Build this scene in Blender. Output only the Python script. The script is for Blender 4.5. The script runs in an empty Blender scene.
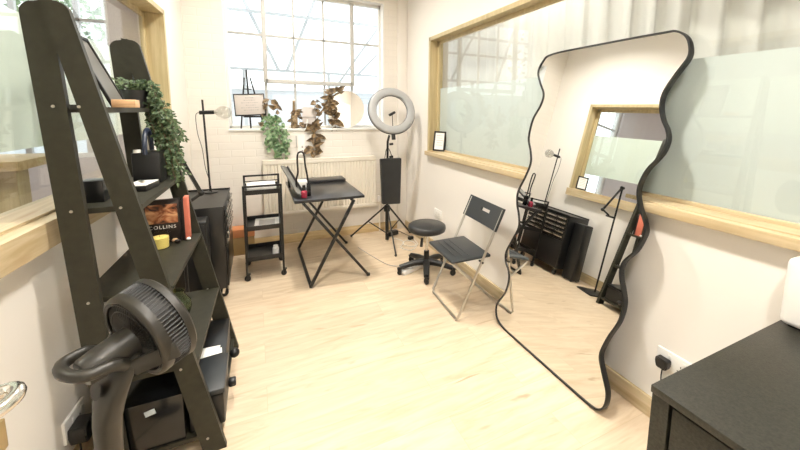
import bpy, bmesh, math, random
from math import sin, cos, pi, radians as RAD
from mathutils import Vector as V, Matrix as MX
random.seed(7)
S = bpy.context.scene
COL = S.collection

# ------------------------------------------------------------------ materials
def mat_base(name):
    m = bpy.data.materials.new(name); m.use_nodes = True
    nt = m.node_tree; b = nt.nodes['Principled BSDF']
    return m, nt, b
def N(nt, t, **kw):
    n = nt.nodes.new(t)
    for k, v in kw.items():
        if k in n.inputs: n.inputs[k].default_value = v
        else: setattr(n, k, v)
    return n
def plain(name, col, rough=.5, metal=0, bump=0, bscale=200, var=.06, vscale=8, spec=.5, coat=0):
    """one colour with a slight procedural mottling and an optional fine bump"""
    m, nt, b = mat_base(name)
    b.inputs['Roughness'].default_value = rough; b.inputs['Metallic'].default_value = metal
    b.inputs['Specular IOR Level'].default_value = spec
    b.inputs['Coat Weight'].default_value = coat
    tc = N(nt, 'ShaderNodeTexCoord')
    no = N(nt, 'ShaderNodeTexNoise', Scale=vscale, Detail=3.)
    nt.links.new(tc.outputs['Object'], no.inputs['Vector'])
    r = N(nt, 'ShaderNodeValToRGB')
    r.color_ramp.elements[0].position = .3; r.color_ramp.elements[1].position = .7
    r.color_ramp.elements[0].color = [max(0, c*(1-var)) for c in col]+[1]
    r.color_ramp.elements[1].color = [min(1, c*(1+var)) for c in col]+[1]
    nt.links.new(no.outputs['Fac'], r.inputs['Fac']); nt.links.new(r.outputs['Color'], b.inputs['Base Color'])
    if bump:
        n2 = N(nt, 'ShaderNodeTexNoise', Scale=bscale, Detail=2.)
        nt.links.new(tc.outputs['Object'], n2.inputs['Vector'])
        bp = N(nt, 'ShaderNodeBump', Strength=bump, Distance=.002)
        nt.links.new(n2.outputs['Fac'], bp.inputs['Height']); nt.links.new(bp.outputs['Normal'], b.inputs['Normal'])
    return m
def wood(name, c1, c2, axis='Y', rough=.5, scale=1., knots=False, bump=.15):
    m, nt, b = mat_base(name)
    b.inputs['Roughness'].default_value = rough
    g = N(nt, 'ShaderNodeNewGeometry')
    mp = N(nt, 'ShaderNodeMapping')
    s = {'X': (1.2, 22, 22), 'Y': (22, 1.2, 22), 'Z': (22, 22, 1.2)}[axis]
    mp.inputs['Scale'].default_value = [q*scale for q in s]
    nt.links.new(g.outputs['Position'], mp.inputs['Vector'])
    no = N(nt, 'ShaderNodeTexNoise', Scale=1.6, Detail=5., Roughness=.6, Distortion=.6)
    nt.links.new(mp.outputs['Vector'], no.inputs['Vector'])
    r = N(nt, 'ShaderNodeValToRGB')
    r.color_ramp.elements[0].position = .32; r.color_ramp.elements[1].position = .68
    r.color_ramp.elements[0].color = list(c1)+[1]; r.color_ramp.elements[1].color = list(c2)+[1]
    nt.links.new(no.outputs['Fac'], r.inputs['Fac'])
    out = r.outputs['Color']
    if knots:
        m2 = N(nt, 'ShaderNodeMapping'); s2 = {'X': (2, 9, 9), 'Y': (9, 2, 9), 'Z': (9, 9, 2)}[axis]
        m2.inputs['Scale'].default_value = s2
        nt.links.new(g.outputs['Position'], m2.inputs['Vector'])
        vo = N(nt, 'ShaderNodeTexNoise', Scale=1.3, Detail=1.)
        nt.links.new(m2.outputs['Vector'], vo.inputs['Vector'])
        r2 = N(nt, 'ShaderNodeValToRGB'); r2.color_ramp.elements[0].position = .66; r2.color_ramp.elements[1].position = .78
        r2.color_ramp.elements[0].color = (0, 0, 0, 1); r2.color_ramp.elements[1].color = (.75, .75, .75, 1)
        nt.links.new(vo.outputs['Fac'], r2.inputs['Fac'])
        mx = N(nt, 'ShaderNodeMix', data_type='RGBA'); mx.inputs['B'].default_value = [c*.45 for c in c1]+[1] if False else (.25, .12, .05, 1)
        nt.links.new(r2.outputs['Color'], mx.inputs['Factor']); nt.links.new(out, mx.inputs[6])
        mx.inputs[7].default_value = (.33, .16, .06, 1); out = mx.outputs[2]
    nt.links.new(out, b.inputs['Base Color'])
    bp = N(nt, 'ShaderNodeBump', Strength=bump, Distance=.001)
    nt.links.new(no.outputs['Fac'], bp.inputs['Height']); nt.links.new(bp.outputs['Normal'], b.inputs['Normal'])
    return m
def floor_mat():
    m, nt, b = mat_base('light oak laminate')
    b.inputs['Roughness'].default_value = .38; b.inputs['Specular IOR Level'].default_value = .4
    g = N(nt, 'ShaderNodeNewGeometry')
    br = N(nt, 'ShaderNodeTexBrick', Scale=1.)
    br.inputs['Brick Width'].default_value = 1.25; br.inputs['Row Height'].default_value = .19
    br.inputs['Mortar Size'].default_value = .0012; br.inputs['Bias'].default_value = 0
    br.offset = .37; br.offset_frequency = 2
    br.inputs['Color1'].default_value = (.0, .0, .0, 1); br.inputs['Color2'].default_value = (1, 1, 1, 1)
    br.inputs['Mortar'].default_value = (.5, .5, .5, 1)
    nt.links.new(g.outputs['Position'], br.inputs['Vector'])
    # grain, shifted per plank
    sx = N(nt, 'ShaderNodeVectorMath', operation='MULTIPLY_ADD')
    sx.inputs[1].default_value = (1.9, 13, 1); 
    sc = N(nt, 'ShaderNodeVectorMath', operation='SCALE'); sc.inputs['Scale'].default_value = 13.
    nt.links.new(br.outputs['Color'], sc.inputs[0])
    nt.links.new(g.outputs['Position'], sx.inputs[0]); nt.links.new(sc.outputs[0], sx.inputs[2])
    no = N(nt, 'ShaderNodeTexNoise', Scale=1.5, Detail=6., Roughness=.62, Distortion=.8)
    nt.links.new(sx.outputs[0], no.inputs['Vector'])
    r = N(nt, 'ShaderNodeValToRGB'); r.color_ramp.elements[0].position = .28; r.color_ramp.elements[1].position = .62
    r.color_ramp.elements[0].color = (.545, .415, .275, 1); r.color_ramp.elements[1].color = (.685, .565, .42, 1)
    nt.links.new(no.outputs['Fac'], r.inputs['Fac'])
    # plank tint
    mx = N(nt, 'ShaderNodeMix', data_type='RGBA', blend_type='MULTIPLY'); mx.inputs[0].default_value = 1
    r3 = N(nt, 'ShaderNodeValToRGB'); r3.color_ramp.elements[0].color = (.94, .935, .93, 1); r3.color_ramp.elements[1].color = (1.03, 1.025, 1.02, 1)
    nt.links.new(br.outputs['Color'], r3.inputs['Fac'])
    nt.links.new(r.outputs['Color'], mx.inputs[6]); nt.links.new(r3.outputs['Color'], mx.inputs[7])
    # long dark streaks / knots
    s2 = N(nt, 'ShaderNodeVectorMath', operation='MULTIPLY_ADD'); s2.inputs[1].default_value = (3.4, 15, 1)
    nt.links.new(g.outputs['Position'], s2.inputs[0]); nt.links.new(sc.outputs[0], s2.inputs[2])
    n2 = N(nt, 'ShaderNodeTexNoise', Scale=1.1, Detail=2., Distortion=.4); nt.links.new(s2.outputs[0], n2.inputs['Vector'])
    r4 = N(nt, 'ShaderNodeValToRGB'); r4.color_ramp.elements[0].position = .66; r4.color_ramp.elements[1].position = .80
    r4.color_ramp.elements[0].color = (0, 0, 0, 1); r4.color_ramp.elements[1].color = (.7, .7, .7, 1)
    nt.links.new(n2.outputs['Fac'], r4.inputs['Fac'])
    m3 = N(nt, 'ShaderNodeMix', data_type='RGBA'); m3.inputs[7].default_value = (.33, .22, .12, 1)
    nt.links.new(r4.outputs['Color'], m3.inputs[0]); nt.links.new(mx.outputs[2], m3.inputs[6])
    # joints
    m4 = N(nt, 'ShaderNodeMix', data_type='RGBA'); m4.inputs[7].default_value = (.53, .41, .275, 1)
    nt.links.new(br.outputs['Fac'], m4.inputs[0]); nt.links.new(m3.outputs[2], m4.inputs[6])
    nt.links.new(m4.outputs[2], b.inputs['Base Color'])
    bp = N(nt, 'ShaderNodeBump', Strength=.12, Distance=.001); nt.links.new(no.outputs['Fac'], bp.inputs['Height'])
    nt.links.new(bp.outputs['Normal'], b.inputs['Normal'])
    return m
def brick_paint(name, col):
    m, nt, b = mat_base(name); b.inputs['Roughness'].default_value = .55
    g = N(nt, 'ShaderNodeNewGeometry')
    sp = N(nt, 'ShaderNodeSeparateXYZ'); cb = N(nt, 'ShaderNodeCombineXYZ')
    nt.links.new(g.outputs['Position'], sp.inputs[0]); nt.links.new(sp.outputs['X'], cb.inputs['X']); nt.links.new(sp.outputs['Z'], cb.inputs['Y'])
    br = N(nt, 'ShaderNodeTexBrick', Scale=1.)
    br.inputs['Brick Width'].default_value = .225; br.inputs['Row Height'].default_value = .075
    br.inputs['Mortar Size'].default_value = .006; br.inputs['Mortar Smooth'].default_value = .6
    nt.links.new(cb.outputs[0], br.inputs['Vector'])
    br.inputs['Color1'].default_value = list(col)+[1]; br.inputs['Color2'].default_value = [c*.975 for c in col]+[1]
    br.inputs['Mortar'].default_value = [c*.965 for c in col]+[1]
    nt.links.new(br.outputs['Color'], b.inputs['Base Color'])
    inv = N(nt, 'ShaderNodeMath', operation='SUBTRACT'); inv.inputs[0].default_value = 1.
    nt.links.new(br.outputs['Fac'], inv.inputs[1])
    no = N(nt, 'ShaderNodeTexNoise', Scale=30., Detail=3.); nt.links.new(g.outputs['Position'], no.inputs['Vector'])
    ad = N(nt, 'ShaderNodeMath', operation='MULTIPLY_ADD'); ad.inputs[1].default_value = .25
    nt.links.new(no.outputs['Fac'], ad.inputs[0]); nt.links.new(inv.outputs[0], ad.inputs[2])
    bp = N(nt, 'ShaderNodeBump', Strength=.35, Distance=.004); nt.links.new(ad.outputs[0], bp.inputs['Height'])
    nt.links.new(bp.outputs['Normal'], b.inputs['Normal'])
    return m
def schlick(nt, f0):
    """two-sided Fresnel reflectance of a thin sheet"""
    g = N(nt, 'ShaderNodeNewGeometry'); d = N(nt, 'ShaderNodeVectorMath', operation='DOT_PRODUCT')
    nt.links.new(g.outputs['Normal'], d.inputs[0]); nt.links.new(g.outputs['Incoming'], d.inputs[1])
    a = N(nt, 'ShaderNodeMath', operation='ABSOLUTE'); nt.links.new(d.outputs['Value'], a.inputs[0])
    b = N(nt, 'ShaderNodeMath', operation='SUBTRACT'); b.inputs[0].default_value = 1; nt.links.new(a.outputs[0], b.inputs[1])
    p = N(nt, 'ShaderNodeMath', operation='POWER'); p.inputs[1].default_value = 5; nt.links.new(b.outputs[0], p.inputs[0])
    q = N(nt, 'ShaderNodeMath', operation='MULTIPLY_ADD'); q.inputs[1].default_value = 1-f0; q.inputs[2].default_value = f0; q.use_clamp = True
    nt.links.new(p.outputs[0], q.inputs[0]); return q
def pane_glass(name, tint=(1, 1, 1), extra=0.03):
    m = bpy.data.materials.new(name); m.use_nodes = True; nt = m.node_tree; nt.nodes.clear()
    o = N(nt, 'ShaderNodeOutputMaterial'); t = N(nt, 'ShaderNodeBsdfTransparent'); t.inputs[0].default_value = list(tint)+[1]
    gl = N(nt, 'ShaderNodeBsdfGlossy', Roughness=.0); ad = schlick(nt, extra)
    mx = N(nt, 'ShaderNodeMixShader'); nt.links.new(ad.outputs[0], mx.inputs[0])
    nt.links.new(t.outputs[0], mx.inputs[1]); nt.links.new(gl.outputs[0], mx.inputs[2]); nt.links.new(mx.outputs[0], o.inputs[0])
    return m
def frosted(name, col=(.83, .87, .85), tr=.35):
    m = bpy.data.materials.new(name); m.use_nodes = True; nt = m.node_tree; nt.nodes.clear()
    o = N(nt, 'ShaderNodeOutputMaterial')
    d = N(nt, 'ShaderNodeBsdfDiffuse'); d.inputs[0].default_value = list(col)+[1]
    t = N(nt, 'ShaderNodeBsdfTranslucent'); t.inputs[0].default_value = list(col)+[1]
    gl = N(nt, 'ShaderNodeBsdfGlossy', Roughness=.45); fr = schlick(nt, .0)
    no = N(nt, 'ShaderNodeTexNoise', Scale=3.); mp = N(nt, 'ShaderNodeMapRange'); mp.inputs[3].default_value = tr-.06; mp.inputs[4].default_value = tr+.06
    nt.links.new(no.outputs[0], mp.inputs[0])
    mx = N(nt, 'ShaderNodeMixShader'); nt.links.new(mp.outputs[0], mx.inputs[0])
    nt.links.new(d.outputs[0], mx.inputs[1]); nt.links.new(t.outputs[0], mx.inputs[2])
    m2 = N(nt, 'ShaderNodeMixShader'); nt.links.new(fr.outputs[0], m2.inputs[0])
    nt.links.new(mx.outputs[0], m2.inputs[1]); nt.links.new(gl.outputs[0], m2.inputs[2]); nt.links.new(m2.outputs[0], o.inputs[0])
    return m
def mirror_mat(name, col=(.93, .94, .93)):
    m, nt, b = mat_base(name); b.inputs['Metallic'].default_value = 1; b.inputs['Roughness'].default_value = .0
    no = N(nt, 'ShaderNodeTexNoise', Scale=2.); r = N(nt, 'ShaderNodeValToRGB')
    r.color_ramp.elements[0].color = [c*.99 for c in col]+[1]; r.color_ramp.elements[1].color = list(col)+[1]
    nt.links.new(no.outputs[0], r.inputs[0]); nt.links.new(r.outputs[0], b.inputs['Base Color'])
    return m
def leafmat(name, c1, c2, tr=.25, scale=40):
    m, nt, b = mat_base(name); b.inputs['Roughness'].default_value = .45
    g = N(nt, 'ShaderNodeNewGeometry'); no = N(nt, 'ShaderNodeTexNoise', Scale=scale, Detail=2.)
    nt.links.new(g.outputs['Position'], no.inputs['Vector'])
    r = N(nt, 'ShaderNodeValToRGB'); r.color_ramp.elements[0].position = .35; r.color_ramp.elements[1].position = .65
    r.color_ramp.elements[0].color = list(c1)+[1]; r.color_ramp.elements[1].color = list(c2)+[1]
    nt.links.new(no.outputs[0], r.inputs[0]); nt.links.new(r.outputs[0], b.inputs['Base Color'])
    t = N(nt, 'ShaderNodeBsdfTranslucent'); nt.links.new(r.outputs[0], t.inputs[0])
    mx = N(nt, 'ShaderNodeMixShader'); mx.inputs[0].default_value = tr
    o = nt.nodes['Material Output']
    nt.links.new(b.outputs[0], mx.inputs[1]); nt.links.new(t.outputs[0], mx.inputs[2]); nt.links.new(mx.outputs[0], o.inputs[0])
    return m
def thick_glass(name, col):
    m, nt, b = mat_base(name)
    b.inputs['Transmission Weight'].default_value = 1; b.inputs['Roughness'].default_value = .02; b.inputs['IOR'].default_value = 1.45
    no = N(nt, 'ShaderNodeTexNoise', Scale=5.); r = N(nt, 'ShaderNodeValToRGB')
    r.color_ramp.elements[0].color = [c*.95 for c in col]+[1]; r.color_ramp.elements[1].color = list(col)+[1]
    nt.links.new(no.outputs[0], r.inputs[0]); nt.links.new(r.outputs[0], b.inputs['Base Color'])
    return m
def shine(name, col, strength):
    m, nt, b = mat_base(name)
    b.inputs['Base Color'].default_value = list(col)+[1]; b.inputs['Emission Color'].default_value = list(col)+[1]
    no = N(nt, 'ShaderNodeTexNoise', Scale=3.); mp = N(nt, 'ShaderNodeMapRange'); mp.inputs[3].default_value = strength*.97; mp.inputs[4].default_value = strength*1.03
    nt.links.new(no.outputs[0], mp.inputs[0]); nt.links.new(mp.outputs[0], b.inputs['Emission Strength'])
    return m

WALL = plain('cream wall paint', (.835, .80, .75), .6, bump=.05, bscale=120, var=.012, vscale=2)
BRICK = brick_paint('cream painted brick', (.82, .78, .72))
CEIL = plain('white ceiling paint', (.85, .84, .81), .7, var=.01)
FLOOR = floor_mat()
PINE_Y = wood('pine along', (.45, .345, .19), (.61, .505, .335), 'Y', .45, 1., True)
PINE_X = wood('pine across', (.48, .34, .16), (.66, .52, .30), 'X', .45, 1., True)
PINE_Z = wood('pine upright', (.43, .345, .185), (.57, .475, .275), 'Z', .45, 1., False)
WHITE = plain('white gloss paint', (.83, .83, .80), .35, var=.01)
STEELW = plain('backlit white window paint', (.52, .52, .505), .45, var=.03)  # white bars greyed: their backlit shade is put into the colour
WPLASTIC = plain('white plastic', (.82, .81, .78), .3, var=.01)
RAD_M = plain('cream radiator enamel', (.80, .745, .645), .35, var=.01)
ESP = plain('dark espresso wood', (.029, .0275, .018), .5, bump=.12, bscale=300, var=.18, vscale=30, spec=.35)
BLACK = plain('black plastic', (.009, .009, .009), .42, var=.15)
BLACKM = plain('black powder coat', (.008, .008, .008), .38, bump=.05, bscale=400, var=.2)
BLACKG = plain('black gloss', (.007, .008, .009), .18, var=.15, spec=.6)
LEATHER = plain('black vinyl', (.019, .020, .021), .36, bump=.15, bscale=350, var=.2)
CHAIRP = plain('charcoal chair plastic', (.024, .028, .031), .4, bump=.08, bscale=300, var=.12)
TABLET = plain('black table laminate', (.016, .016, .018), .3, bump=.03, bscale=300, var=.2, vscale=25, spec=.6)
TOOLCH = plain('black steel', (.005, .0053, .0056), .3, var=.12, spec=.6)
CABM = plain('speckled black cabinet foil', (.020, .0195, .014), .42, bump=.3, bscale=350, var=.5, vscale=150)
CHROME = plain('chrome', (.8, .79, .76), .16, 1, var=.02)
STEEL = plain('satin grey steel', (.56, .54, .50), .32, 1, var=.05)
FANM = plain('dark bronze fan plastic', (.024, .0215, .0165), .42, var=.1, spec=.55)
FAND = plain('black fan cavity', (.012, .011, .01), .5, var=.1)
GREYP = plain('grey ring diffuser', (.36, .365, .37), .4, var=.02)
PAPER = plain('white paper', (.86, .85, .82), .6, var=.02)
CARD = plain('off white card', (.62, .57, .54), .6, var=.02)
INK = plain('dark grey ink', (.12, .11, .11), .6, var=.05)
INKL = plain('grey ink', (.42, .40, .39), .6, var=.05)
BLOCKW = wood('light timber block', (.50, .30, .15), (.66, .43, .24), 'X', .6, 3.)
IVY = leafmat('ivy leaves', (.06, .15, .05), (.34, .47, .27), .25, 35)
VINE = leafmat('small dark leaves', (.035, .075, .03), (.17, .24, .12), .2, 45)
DRY = leafmat('dried brown leaves', (.10, .07, .045), (.36, .25, .13), .2, 30)
TREE = leafmat('outdoor foliage', (.13, .25, .10), (.40, .52, .30), .3, 6)
STEM = plain('brown stem', (.16, .11, .06), .7, var=.15)
POT = plain('dark pot', (.03, .03, .028), .5, var=.15)
NAVY = plain('navy enamel', (.02, .03, .06), .3, var=.15)
CANDLE = plain('yellow wax', (.86, .66, .20), .45, var=.05)
CLEAR = pane_glass('clear thin glass', (.97, .99, .98), .02)
WINGLASS = pane_glass('window glass', (.96, .98, .97), .05)
OUTGLASS = pane_glass('outside window glass', (.97, .985, .99), .03)
FROST = frosted('frosted film', (.88, .92, .87), .38)
FROSTR = frosted('frosted film over curtain', (.84, .87, .87), .32)
MIRROR = mirror_mat('mirror silver')
GREEN = thick_glass('green bottle glass', (.55, .66, .38))
BOTTLEG = thick_glass('brown bottle glass', (.45, .28, .14))
BULBP = pane_glass('globe glass', (.86, .86, .84), .16)
BULBG = thick_glass('clear bulb glass', (.96, .96, .96))
CURTAIN = frosted('sheer curtain', (.74, .73, .70), .5)
RED = plain('red lacquer', (.34, .03, .06), .25, var=.1)
CORAL = plain('coral book cloth', (.60, .17, .11), .55, var=.08)
BCOVER = plain('black book cover', (.018, .012, .011), .35, var=.15)
ORANGE = plain('orange board', (.62, .25, .10), .6, var=.08)
OLIVE = plain('brown board', (.33, .22, .09), .6, var=.1)
BLUEW = plain('pale blue label', (.62, .72, .82), .4, var=.05)
GREYB = plain('grey metal beam', (.50, .54, .56), .6, var=.05)
OUTW = plain('pale outside wall', (.64, .67, .69), .7, var=.05)
ADJW = plain('lilac grey wall', (.60, .56, .57), .6, var=.02)
ADJF = wood('brown pink floor', (.24, .14, .10), (.36, .24, .18), 'Y', .4, .6)
BRASS = plain('aged brass', (.50, .38, .18), .35, .8, var=.06)
SCREEN = plain('grey screen', (.20, .21, .20), .2, var=.1)
STONE = plain('grey panel', (.15, .145, .13), .4, var=.06)
def cover_mat():
    """the photo on the book cover: copper and cream shapes out of black"""
    m, nt, b = mat_base('copper cover picture'); b.inputs['Roughness'].default_value = .3
    tc = N(nt, 'ShaderNodeTexCoord'); mp = N(nt, 'ShaderNodeMapping'); mp.inputs['Scale'].default_value = (16, 16, 24)
    nt.links.new(tc.outputs['Object'], mp.inputs[0])
    no = N(nt, 'ShaderNodeTexNoise', Scale=1., Detail=2., Distortion=1.1); nt.links.new(mp.outputs[0], no.inputs['Vector'])
    r = N(nt, 'ShaderNodeValToRGB'); e = r.color_ramp.elements
    e[0].position = .36; e[0].color = (.02, .01, .008, 1); e[1].position = .66; e[1].color = (.72, .42, .22, 1)
    q = r.color_ramp.elements.new(.5); q.color = (.36, .12, .05, 1)
    nt.links.new(no.outputs[0], r.inputs[0]); nt.links.new(r.outputs[0], b.inputs['Base Color'])
    return m
COVER = cover_mat()

# ------------------------------------------------------------------ mesh builder
def frame_from(axis):
    a = V(axis).normalized(); t = V((0, 0, 1)) if abs(a.z) < .95 else V((1, 0, 0))
    u = t.cross(a).normalized(); v = a.cross(u); return u, v, a
class MB:
    def __init__(s): s.bm = bmesh.new()
    def _add(s, tmp, M=None):
        if M is not None: bmesh.ops.transform(tmp, matrix=M, verts=tmp.verts)
        me = bpy.data.meshes.new('t'); tmp.to_mesh(me); tmp.free(); s.bm.from_mesh(me); bpy.data.meshes.remove(me); return s
    def box(s, c, d, R=None, bev=0, seg=2):
        t = bmesh.new(); bmesh.ops.create_cube(t, size=1)
        bmesh.ops.scale(t, vec=d, verts=t.verts)
        if bev: bmesh.ops.bevel(t, geom=t.edges[:], offset=bev, segments=seg, profile=.5, affect='EDGES')
        M = MX.Translation(V(c))
        if R is not None: M = M @ R.to_4x4()
        return s._add(t, M)
    def span(s, a, b, bev=0, seg=2):
        a, b = V(a), V(b); return s.box((a+b)/2, [abs(q) for q in (b-a)], None, bev, seg)
    def bar(s, p, q, w, h, up=(0, 0, 1), bev=0):
        """a rectangular bar from p to q, w across and h along 'up'"""
        p, q = V(p), V(q); a = (q-p); L = a.length; a.normalize(); u = V(up); x = u.cross(a)
        if x.length < 1e-4: x = V((1, 0, 0)).cross(a)
        x.normalize(); z = a.cross(x); R = MX((x, a, z)).transposed()
        return s.box((p+q)/2, (w, L, h), R, bev)
    def cyl(s, p, q, r, r2=None, seg=20, caps=True):
        p, q = V(p), V(q); u, v, a = frame_from(q-p); r2 = r if r2 is None else r2
        b = s.bm; A = []; B = []
        for i in range(seg):
            t = 2*pi*i/seg; d = u*cos(t)+v*sin(t); A.append(b.verts.new(p+d*r)); B.append(b.verts.new(q+d*r2))
        for i in range(seg):
            j = (i+1) % seg; b.faces.new((A[i], A[j], B[j], B[i]))
        if caps: b.faces.new(A[::-1]); b.faces.new(B)
        return s
    def tube(s, pts, r, seg=8, closed=False):
        pts = [V(p) for p in pts]; n = len(pts); b = s.bm; rings = []
        ref = None
        for i in range(n):
            if closed: t = pts[(i+1) % n]-pts[i-1]
            else: t = pts[min(i+1, n-1)]-pts[max(i-1, 0)]
            t.normalize()
            if ref is None: u, v, _ = frame_from(t); ref = u
            u = ref-t*ref.dot(t); u.normalize(); v = t.cross(u); ref = u
            rr = r[i] if isinstance(r, (list, tuple)) else r
            rings.append([b.verts.new(pts[i]+(u*cos(2*pi*k/seg)+v*sin(2*pi*k/seg))*rr) for k in range(seg)])
        m = n if closed else n-1
        for i in range(m):
            A, B = rings[i], rings[(i+1) % n]
            for k in range(seg):
                l = (k+1) % seg; b.faces.new((A[k], A[l], B[l], B[k]))
        if not closed: b.faces.new(rings[0][::-1]); b.faces.new(rings[-1])
        return s
    def lathe(s, prof, o=(0, 0, 0), axis=(0, 0, 1), seg=28, squash=None):
        """profile of (radius, height) along axis from o"""
        o = V(o); u, v, a = frame_from(axis); b = s.bm; rings = []
        for r, h in prof:
            if r < 1e-6: rings.append([b.verts.new(o+a*h)])
            else: rings.append([b.verts.new(o+a*h+(u*cos(2*pi*k/seg)+v*sin(2*pi*k/seg))*r) for k in range(seg)])
        for A, B in zip(rings, rings[1:]):
            for k in range(seg):
                l = (k+1) % seg
                if len(A) == 1 and len(B) == 1: continue
                if len(A) == 1: b.faces.new((A[0], B[l], B[k]))
                elif len(B) == 1: b.faces.new((A[k], A[l], B[0]))
                else: b.faces.new((A[k], A[l], B[l], B[k]))
        return s
    def prism(s, pts, o, u, v, depth):
        """a closed 2-D outline in the plane o,u,v pushed out by depth along u x v"""
        o, u, v = V(o), V(u), V(v); n = u.cross(v).normalized()*depth; b = s.bm
        A = [b.verts.new(o+u*x+v*y) for x, y in pts]; B = [b.verts.new(q.co+n) for q in A]
        k = len(A); b.faces.new(A[::-1]); b.faces.new(B)
        for i in range(k): j = (i+1) % k; b.faces.new((A[i], A[j], B[j], B[i]))
        return s
    def quad(s, *ps):
        s.bm.faces.new([s.bm.verts.new(V(p)) for p in ps]); return s
    def leaf(s, p, d, nrm, L, W, fold=.25, curl=.2):
        """a pointed leaf from p along d: two halves folded on the midrib"""
        p, d = V(p), V(d).normalized(); n = V(nrm); x = d.cross(n)
        if x.length < 1e-3: x = d.cross(V((.3, .5, .8)))
        x.normalize(); n = x.cross(d).normalized(); b = s.bm
        def q(a, w, h): return b.verts.new(p+d*L*a+x*W*w+n*L*h)
        base = q(0, 0, 0); mid = q(.5, 0, -.0); tip = q(1, 0, -curl)
        l1, l2 = q(.28, .46, fold*.5), q(.68, .34, fold*.3-curl*.4); r1, r2 = q(.28, -.46, fold*.5), q(.68, -.34, fold*.3-curl*.4)
        for f in ((base, l1, l2, mid), (mid, l2, tip), (base, mid, r2, r1), (mid, tip, r2)): b.faces.new(f)
        return s
    def ball(s, c, r, seg=16, sc=(1, 1, 1)):
        t = bmesh.new(); bmesh.ops.create_uvsphere(t, u_segments=seg, v_segments=max(6, seg//2), radius=r)
        bmesh.ops.scale(t, vec=sc, verts=t.verts); return s._add(t, MX.Translation(V(c)))
def setp(o, label=None, cat=None, group=None, kind=None):
    for k, v in (('label', label), ('category', cat), ('group', group), ('kind', kind)):
        if v: o[k] = v
    return o
def part(name, mb, mat, parent=None, smooth=35, local=False, label=None):
    bm = mb.bm
    if parent is not None and not local:
        r = parent
        while r.parent: r = r.parent
        Mi = (MX.Translation(r.location) @ r.rotation_euler.to_matrix().to_4x4()).inverted()
        bmesh.ops.transform(bm, matrix=Mi, verts=bm.verts)
    bmesh.ops.remove_doubles(bm, verts=bm.verts, dist=1e-5)
    bmesh.ops.recalc_face_normals(bm, faces=bm.faces)
    me = bpy.data.meshes.new(name); bm.to_mesh(me); bm.free()
    if smooth:
        me.polygons.foreach_set('use_smooth', [True]*len(me.polygons)); me.set_sharp_from_angle(angle=RAD(smooth))
    me.materials.append(mat)
    o = bpy.data.objects.new(name, me); COL.objects.link(o)
    if parent is not None: o.parent = parent
    if label: o['label'] = label
    return o
def thing(name, label, cat, loc, rz=0, group=None, kind=None):
    o = bpy.data.objects.new(name, None); COL.objects.link(o); o.empty_display_size = .1
    o.location = V(loc); o.rotation_euler = (0, 0, rz); return setp(o, label, cat, group, kind)
def struct(name, mb, mat, parent=None, smooth=35):
    o = part(name, mb, mat, parent, smooth)
    if parent is None: o['kind'] = 'structure'
    return o
def solo(name, mb, mat, loc, label, cat, group=None, smooth=35):
    """a thing that is one mesh, its origin moved to loc"""
    bmesh.ops.translate(mb.bm, vec=-V(loc), verts=mb.bm.verts)
    o = part(name, mb, mat, None, smooth); o.location = V(loc); return setp(o, label, cat, group)
def spline(pts, n=8, closed=False):
    pts = [V(p) for p in pts]; out = []; k = len(pts)
    for i in range(k if closed else k-1):
        if closed: a, b, c, d = pts[i-1], pts[i], pts[(i+1) % k], pts[(i+2) % k]
        else: a, b, c, d = pts[max(i-1, 0)], pts[i], pts[i+1], pts[min(i+2, k-1)]
        for j in range(n):
            t = j/n; out.append(.5*((2*b)+(c-a)*t+(2*a-5*b+4*c-d)*t*t+(3*b-a-3*c+d)*t**3))
    if not closed: out.append(pts[-1])
    return out
def text_mesh(body, size, o, u, v, depth=.0006):
    cu = bpy.data.curves.new('t', 'FONT'); cu.body = body; cu.size = size; cu.extrude = depth; cu.space_character = 1.25; cu.align_x = 'CENTER'; cu.align_y = 'CENTER'
    ob = bpy.data.objects.new('t', cu); COL.objects.link(ob)
    dg = bpy.context.evaluated_depsgraph_get(); dg.update(); me = bpy.data.meshes.new_from_object(ob.evaluated_get(dg))
    mb = MB(); mb.bm.from_mesh(me); bpy.data.objects.remove(ob); bpy.data.meshes.remove(me)
    u, v = V(u).normalized(), V(v).normalized(); w = u.cross(v)
    M = MX((u, v, w)).transposed().to_4x4(); M.translation = V(o)
    bmesh.ops.transform(mb.bm, matrix=M, verts=mb.bm.verts); return mb

# ------------------------------------------------------------------ room
XR, YB, ZC = 1.68, 4.05, 3.25
LB = .0592
def XL(y): return -.602+LB*(y-3.5)
YF = -1.3
struct('floor', MB().span((-.95, YF, -.1), (2.9, YB+.02, 0)), FLOOR)
struct('ceiling', MB().span((-1.0, YF-.1, ZC), (XR+.3, YB+.3, ZC+.1)), CEIL)
struct('wall_front', MB().span((-1.1, YF-.12, 0), (XR+.2, YF, ZC)), WALL)
# back wall with the window opening
WX0, WX1, WZ0, WZ1 = -.235, 1.402, 1.262, 2.68
TB = .26
m = MB()
m.span((-.72, YB, 0), (WX0, YB+TB, ZC)).span((WX1, YB, 0), (XR+.16, YB+TB, ZC)).span((WX0, YB, 0), (WX1, YB+TB, WZ0-.02)).span((WX0, YB, WZ1), (WX1, YB+TB, ZC))
struct('wall_back', m, BRICK, smooth=0)
struct('trim_1', MB().span((1.565, YB-.045, 0), (XR-.001, YB, ZC), .004), WALL)
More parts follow.
